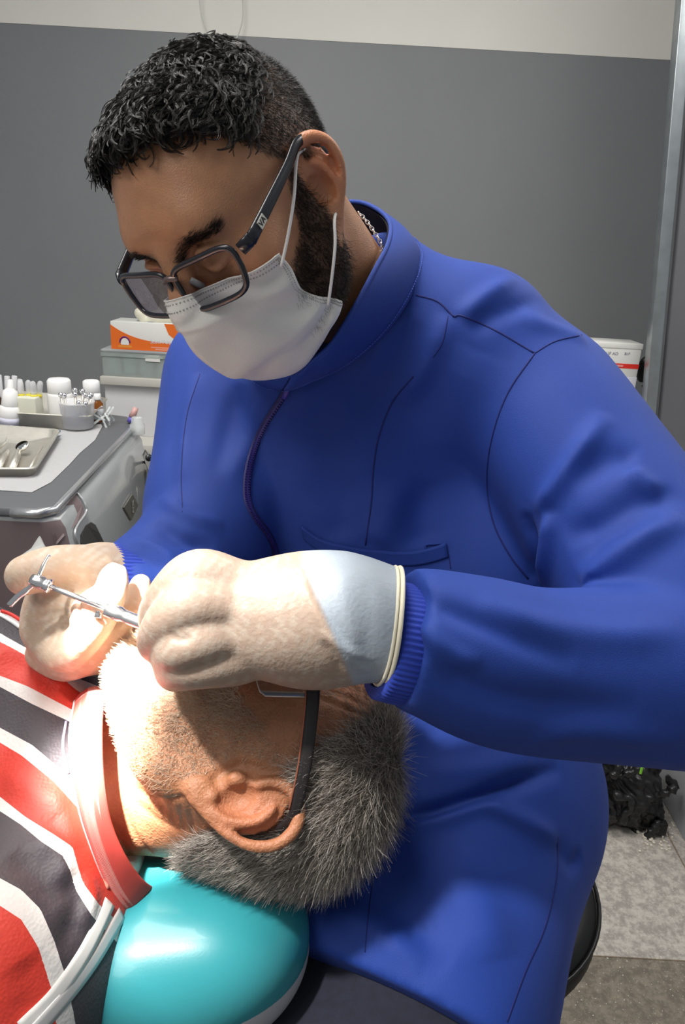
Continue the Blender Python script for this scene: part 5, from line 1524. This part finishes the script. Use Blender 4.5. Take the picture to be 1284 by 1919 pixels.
f.chain([at(450, 1230, .484), at(390, 1240, .474), at(345, 1250, .478), at(328, 1258, .496), at(345, 1250, .520)], [.018, .0155, .0136, .0120, .0105], K_)
f.chain([at(520, 1160, .515), at(430, 1165, .530), at(360, 1172, .535), at(310, 1168, .530)], [.020, .015, .0125, .0110], .010)
f.ell(at(600, 1225, .492), (.030, .018, .018), .02)
cw_ = at(733, 1172, .4955) - at(640, 1150, .492)
cut_plane(f, at(731, 1171, .4955), cw_ / np.linalg.norm(cw_) + np.array((.12, .05, 0)), .001)
Vg, Fg = f.mesh(2)
Ng = vnormals(Vg, Fg); tg_ = bvh(Vg, Fg)
for pts, a, w in [([(560, 1060), (585, 1130), (640, 1220), (690, 1262)], .0020, .0035), ([(572, 1060), (600, 1130), (655, 1215)], -.0012, .003),
                  ([(600, 1200), (625, 1230), (645, 1262)], -.0012, .003), ([(600, 1180), (640, 1210), (700, 1240)], .0015, .003),
                  ([(400, 1085), (450, 1110), (520, 1120)], .0006, .006), ([(400, 1140), (460, 1150), (540, 1150)], .0007, .006),
                  ([(640, 1060), (650, 1150), (670, 1240)], .0012, .006), ([(690, 1065), (690, 1150), (690, 1250)], -.001, .006),
                  ([(318, 1190), (340, 1200), (362, 1190)], -.0016, .0025)]:
    Vg = fold(Vg, Ng, tg_, pts, a, w)
def glove_tint(V, base, skin, cuffcol, cu, seed):
    px, py = V[:, 0], V[:, 1]
    n = (np.sin(px * 420 + 2 * np.sin(py * 260)) * np.sin(py * 380 + 2 * np.sin(px * 210 + 1)) + .6 * np.sin(px * 900 + py * 700) * np.sin(py * 1100))
    w = sstep(-.1, .9, n)[:, None] * .5
    T = np.array(base) * w + np.array(skin) * (1 - w)
    c = cu[:, None]
    return T * (1 - c) + np.array(cuffcol) * c
u0, v0 = pix(Vg)
cu = sstep(0, 14, u0 - (562 + np.maximum(0, v0 - 1060) * .42))
glL = mobj('glove', W(Vg), Fg, M_glove, person1, cols={'tint': glove_tint(Vg, (.46, .40, .335), (.37, .275, .215), (.33, .375, .43), cu, 1)})  # darker than the other glove: shade outside the lamp beam put into the tint
tag(glL, 'cream latex glove with a rolled grey-blue translucent cuff')
ring = []
for k in range(40):
    t = 2 * math.pi * k / 40
    c0 = at(730, 1172, .4955)
    T = c0 - at(640, 1150, .492); T /= np.linalg.norm(T)
    T = T + np.array((.12, .05, 0)); T /= np.linalg.norm(T)
    u = np.cross(T, (0, 0, 1.)); u /= np.linalg.norm(u); v = np.cross(T, u)
    ring.append(c0 + (u * math.cos(t) + v * math.sin(t)) * (.0395 + .0006 * math.sin(3 * t)) + T * .001 * math.sin(2 * t))
M_bead = mat('cream_latex_bead', (.78, .72, .56), .5, sss=.2, sssr=(1, .8, .5))
V, F = tube(ring, .0016, 8, closed=True); mobj('rolled_edge', W(V), F, M_bead, glL)
V, F = tube(np.array(ring) + (-.0030, .0006, 0), .0012, 8, closed=True); mobj('rolled_edge', W(V), F, M_bead, glL)

# right hand
f = Field((-.32, -.18, .50), (-.12, .02, .72), .0016)
f.cap(at(215, 1100, .636), at(190, 1100, .630), .0335, .033, .01)
f.cap(at(190, 1100, .630), at(145, 1110, .612), .033, .0335, .02, fdir=fz, fs=.85)
f.ell(at(122, 1168, .612), (.036, .036, .026), .02)
f.ell(at(165, 1190, .620), (.034, .028, .024), .02)
f.chain([at(200, 1082, .622), at(165, 1066, .602), at(105, 1062, .585), at(47, 1078, .575)], [.020, .0150, .0135, .0130], .010)
f.ell(at(42, 1080, .574), (.0130, .0145, .0120), .004)
f.chain([at(75, 1180, .606), at(120, 1222, .592), at(172, 1180, .574), at(205, 1120, .562), at(213, 1082, .566)], [.0150, .0150, .0130, .0110, .0104], .0035)
f.chain([at(160, 1165, .580), at(166, 1142, .566), at(200, 1118, .560)], [.011, .0110, .0095], .004)
f.chain([at(90, 1215, .616), at(140, 1240, .606), at(205, 1195, .596), at(250, 1135, .592), at(264, 1094, .594)], [.0145, .0140, .0115, .0092, .0080], .003)
f.chain([at(80, 1225, .622), at(125, 1246, .620), at(178, 1225, .612), at(205, 1205, .605)], [.0140, .0130, .0120, .0110], .003)
f.ell(at(215, 1212, .628), (.02, .02, .016), .02)
Vr, Fr = f.mesh(2)
Nr = vnormals(Vr, Fr); tr_ = bvh(Vr, Fr)
for pts, a, w in [([(65, 1160), (100, 1150), (148, 1145)], -.0012, .0025), ([(75, 1180), (105, 1160), (145, 1150)], -.0012, .0025), ([(145, 1120), (148, 1145), (146, 1165)], -.002, .002),
                  ([(130, 1045), (160, 1080), (170, 1110)], .0010, .006), ([(195, 1045), (215, 1060), (240, 1068)], .0012, .004)]:
    Vr = fold(Vr, Nr, tr_, pts, a, w)
u0, v0 = pix(Vr)
cu = np.zeros(len(Vr))
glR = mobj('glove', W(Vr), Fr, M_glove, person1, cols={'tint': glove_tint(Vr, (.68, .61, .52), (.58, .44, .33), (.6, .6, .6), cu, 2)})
tag(glR, 'cream latex glove gripping the syringe, thumb on the plunger')

# ------------------------------------------------------------------ syringe
sy = root('dental_syringe', W(at(75, 1092, .560)), 'chrome dental syringe held over the mouth by the gloved hand at the left', 'syringe')
s0, s1 = at(66, 1088, .546), at(292, 1178, .546)
ds = s1 - s0
def sp(t): return s0 + ds * t
V, F = tube(crom([at(92, 1040, .552), at(82, 1058, .550), at(68, 1088, .548), at(50, 1106, .550), at(34, 1118, .551), at(18, 1134, .552)], 6), [.0013] * 6 + [.0015] * 6 + [.0020] * 6 + [.0025] * 13, 10)
mobj('thumb_bar', W(V), F, M_chrome, sy)
prof = [(.0002, -.003), (.0042, -.003), (.0050, .0), (.0052, .006), (.0046, .007), (.0046, .009), (.0054, .010), (.0054, .012), (.0022, .0125)]
V, F = lathe(prof, s0, ds, 20); mobj('hub', W(V), F, M_chrome, sy)
V, F = tube([sp(.04), sp(.62)], .0021, 12); mobj('plunger_rod', W(V), F, M_chrome, sy)
L_ = np.linalg.norm(ds)
prof = [(.003, .0), (.0055, .001), (.0058, .012), (.0048, .014), (.0048, .016)] + [(.0048 + .00022 * (k % 2), .018 + k * .0009) for k in range(30)] + [(.0048, .047), (.0040, .052)]
V, F = lathe(prof, sp(.58), ds, 20); mobj('barrel', W(V), F, M_chrome, sy)
V, F = tube([sp(.99), sp(1.16)], [.0032, .0014], 12); mobj('needle_hub', W(V), F, mat('pale_hub', (.75, .75, .7), .4), sy)
V, F = tube([at(188, 1134, .556), at(183, 1158, .552)], [.0030, .0028], 10); mobj('finger_wing', W(V), F, M_chrome, sy)
pf = [at(34, 1044, .586), at(58, 1028, .588), at(73, 1005, .590), at(80, 1020, .588), at(91, 1038, .586), at(60, 1046, .584)]
V = pf + [p + np.array((.0005, 0, .0015)) for p in pf]; n = 6
F = [tuple(range(n)), tuple(range(n, 2 * n))[::-1]] + [(i, (i + 1) % n, n + (i + 1) % n, n + i) for i in range(n)]
fl = mobj('wrapper_film', W(V), F, M_clear, loc=W(pf[0]), smooth=False)
tag(fl, 'scrap of clear plastic film standing behind the gloved thumb', 'wrapper')

# ------------------------------------------------------------------ headrest and stool
M_teal = mat('teal_vinyl', (.035, .29, .33), .32, noise=.03, nscale=6, bump=.00004, bscale=600, coat=.2)
M_shell = mat('pale_grey_shell', (.48, .48, .50), .4)
hr = root('headrest', W(at(330, 1900, .62)), 'teal vinyl headrest cushion with a pale grey rim under the lying head', 'headrest')
f = Field((-.30, -.52, .42), (.02, -.26, .76), .0028)
f.ell(at(330, 1768, .60), (.098, .060, .082), .01)
f.ell(at(250, 1800, .60), (.095, .060, .085), .04)
f.ell(at(455, 1745, .60), (.045, .040, .070), .04)
V, F = f.mesh(2)
Nn = vnormals(V, F)
mobj('cushion', W(V), F, M_teal, hr)
f2 = Field((-.32, -.54, .42), (.03, -.26, .76), .0035)
f2.ell(at(330, 1782, .604), (.099, .060, .083), .01)
f2.ell(at(250, 1814, .604), (.096, .060, .086), .04)
f2.ell(at(455, 1759, .604), (.045, .040, .071), .04)
V, F = f2.mesh(1)
mobj('shell', W(V), F, M_shell, hr)
V, F = tube([at(330, 1870, .63), at(345, 1990, .66), at(340, 2150, .72)], [.030, .034, .036], 16, flat=(1.2, .7))
mobj('neck_bracket', W(V), F, M_shell, hr)
V, F = tube([at(408, 1880, .612), at(455, 1896, .62)], [.004, .003], 10)
mobj('lever', W(V), F, M_shell, hr)
sc_ = at(860, 1655, .87)
sw_ = W(sc_)
stl = root('stool', (sw_[0], sw_[1], 0), 'round black stool under the seated person in blue', 'stool')
seat_z = sw_[2]
V, F = lathe([(.01, -.035), (.140, -.035), (.152, -.026), (.157, -.012), (.157, .004), (.152, .014), (.140, .022), (.10, .026), (.01, .026)], (sw_[0], sw_[1], seat_z), n=64)
seat_o = mobj('seat', V, F, mat('black_upholstery', (.008, .008, .009), .5), stl)
V, F = tube([(sw_[0] + .1565 * math.cos(t), sw_[1] + .1565 * math.sin(t), seat_z + .012) for t in np.linspace(0, 2 * math.pi, 64, endpoint=False)], .0025, 6, closed=True)
mobj('piping', V, F, M_dark, seat_o)
V, F = lathe([(.03, .10), (.03, seat_z - .035)], (sw_[0], sw_[1], 0), n=24); mobj('column', V, F, M_steel, stl)
for k in range(5):
    t = 2 * math.pi * k / 5 + .3; e = np.array((math.cos(t), math.sin(t), 0)) * .27
    lg_ = mobj('leg', *tube([np.array((sw_[0], sw_[1], .11)), np.array((sw_[0], sw_[1], .07)) + e], [.022, .014], 10), M_steel, stl)
    V, F = lathe([(.028, -.011), (.028, .011)], np.array((sw_[0], sw_[1], .0285)) + e, (-e[1], e[0], 0), 20)
    mobj('caster', V, F, M_dark, lg_)

# silver chain on the neck
nk_pts, nk_n = onto(tree_h1, crom(np.array([(672, 398), (690, 418), (700, 433), (710, 448), (716, 462), (714, 480), (700, 505)], float), 6), .0012, far=.66)
nk = root('necklace', W(nk_pts[0]), 'thin silver chain showing inside the raised blue collar behind the ear', 'necklace')
rs_ = np.concatenate([[0], np.cumsum(np.linalg.norm(np.diff(nk_pts, axis=0), axis=1))])
for k in range(int(rs_[-1] / .0034)):
    s_ = k * .0034
    p_ = np.array([np.interp(s_, rs_, nk_pts[:, c]) for c in range(3)]); q_ = np.array([np.interp(s_ + .0034, rs_, nk_pts[:, c]) for c in range(3)])
    d_ = (q_ - p_) / (np.linalg.norm(q_ - p_) + 1e-9); n_ = np.array((0, 0, -1.)) if k % 2 else np.cross(d_, (0, 0, 1.)); n_ = n_ / np.linalg.norm(n_)
    sd = np.cross(d_, n_)
    V, F = tube([(p_ + q_) / 2 + d_ * .0026 * math.cos(t) + sd * .0015 * math.sin(t) for t in np.linspace(0, 2 * math.pi, 12, endpoint=False)], .00045, 6, closed=True)
    mobj('link', W(V), F, M_chrome, nk)
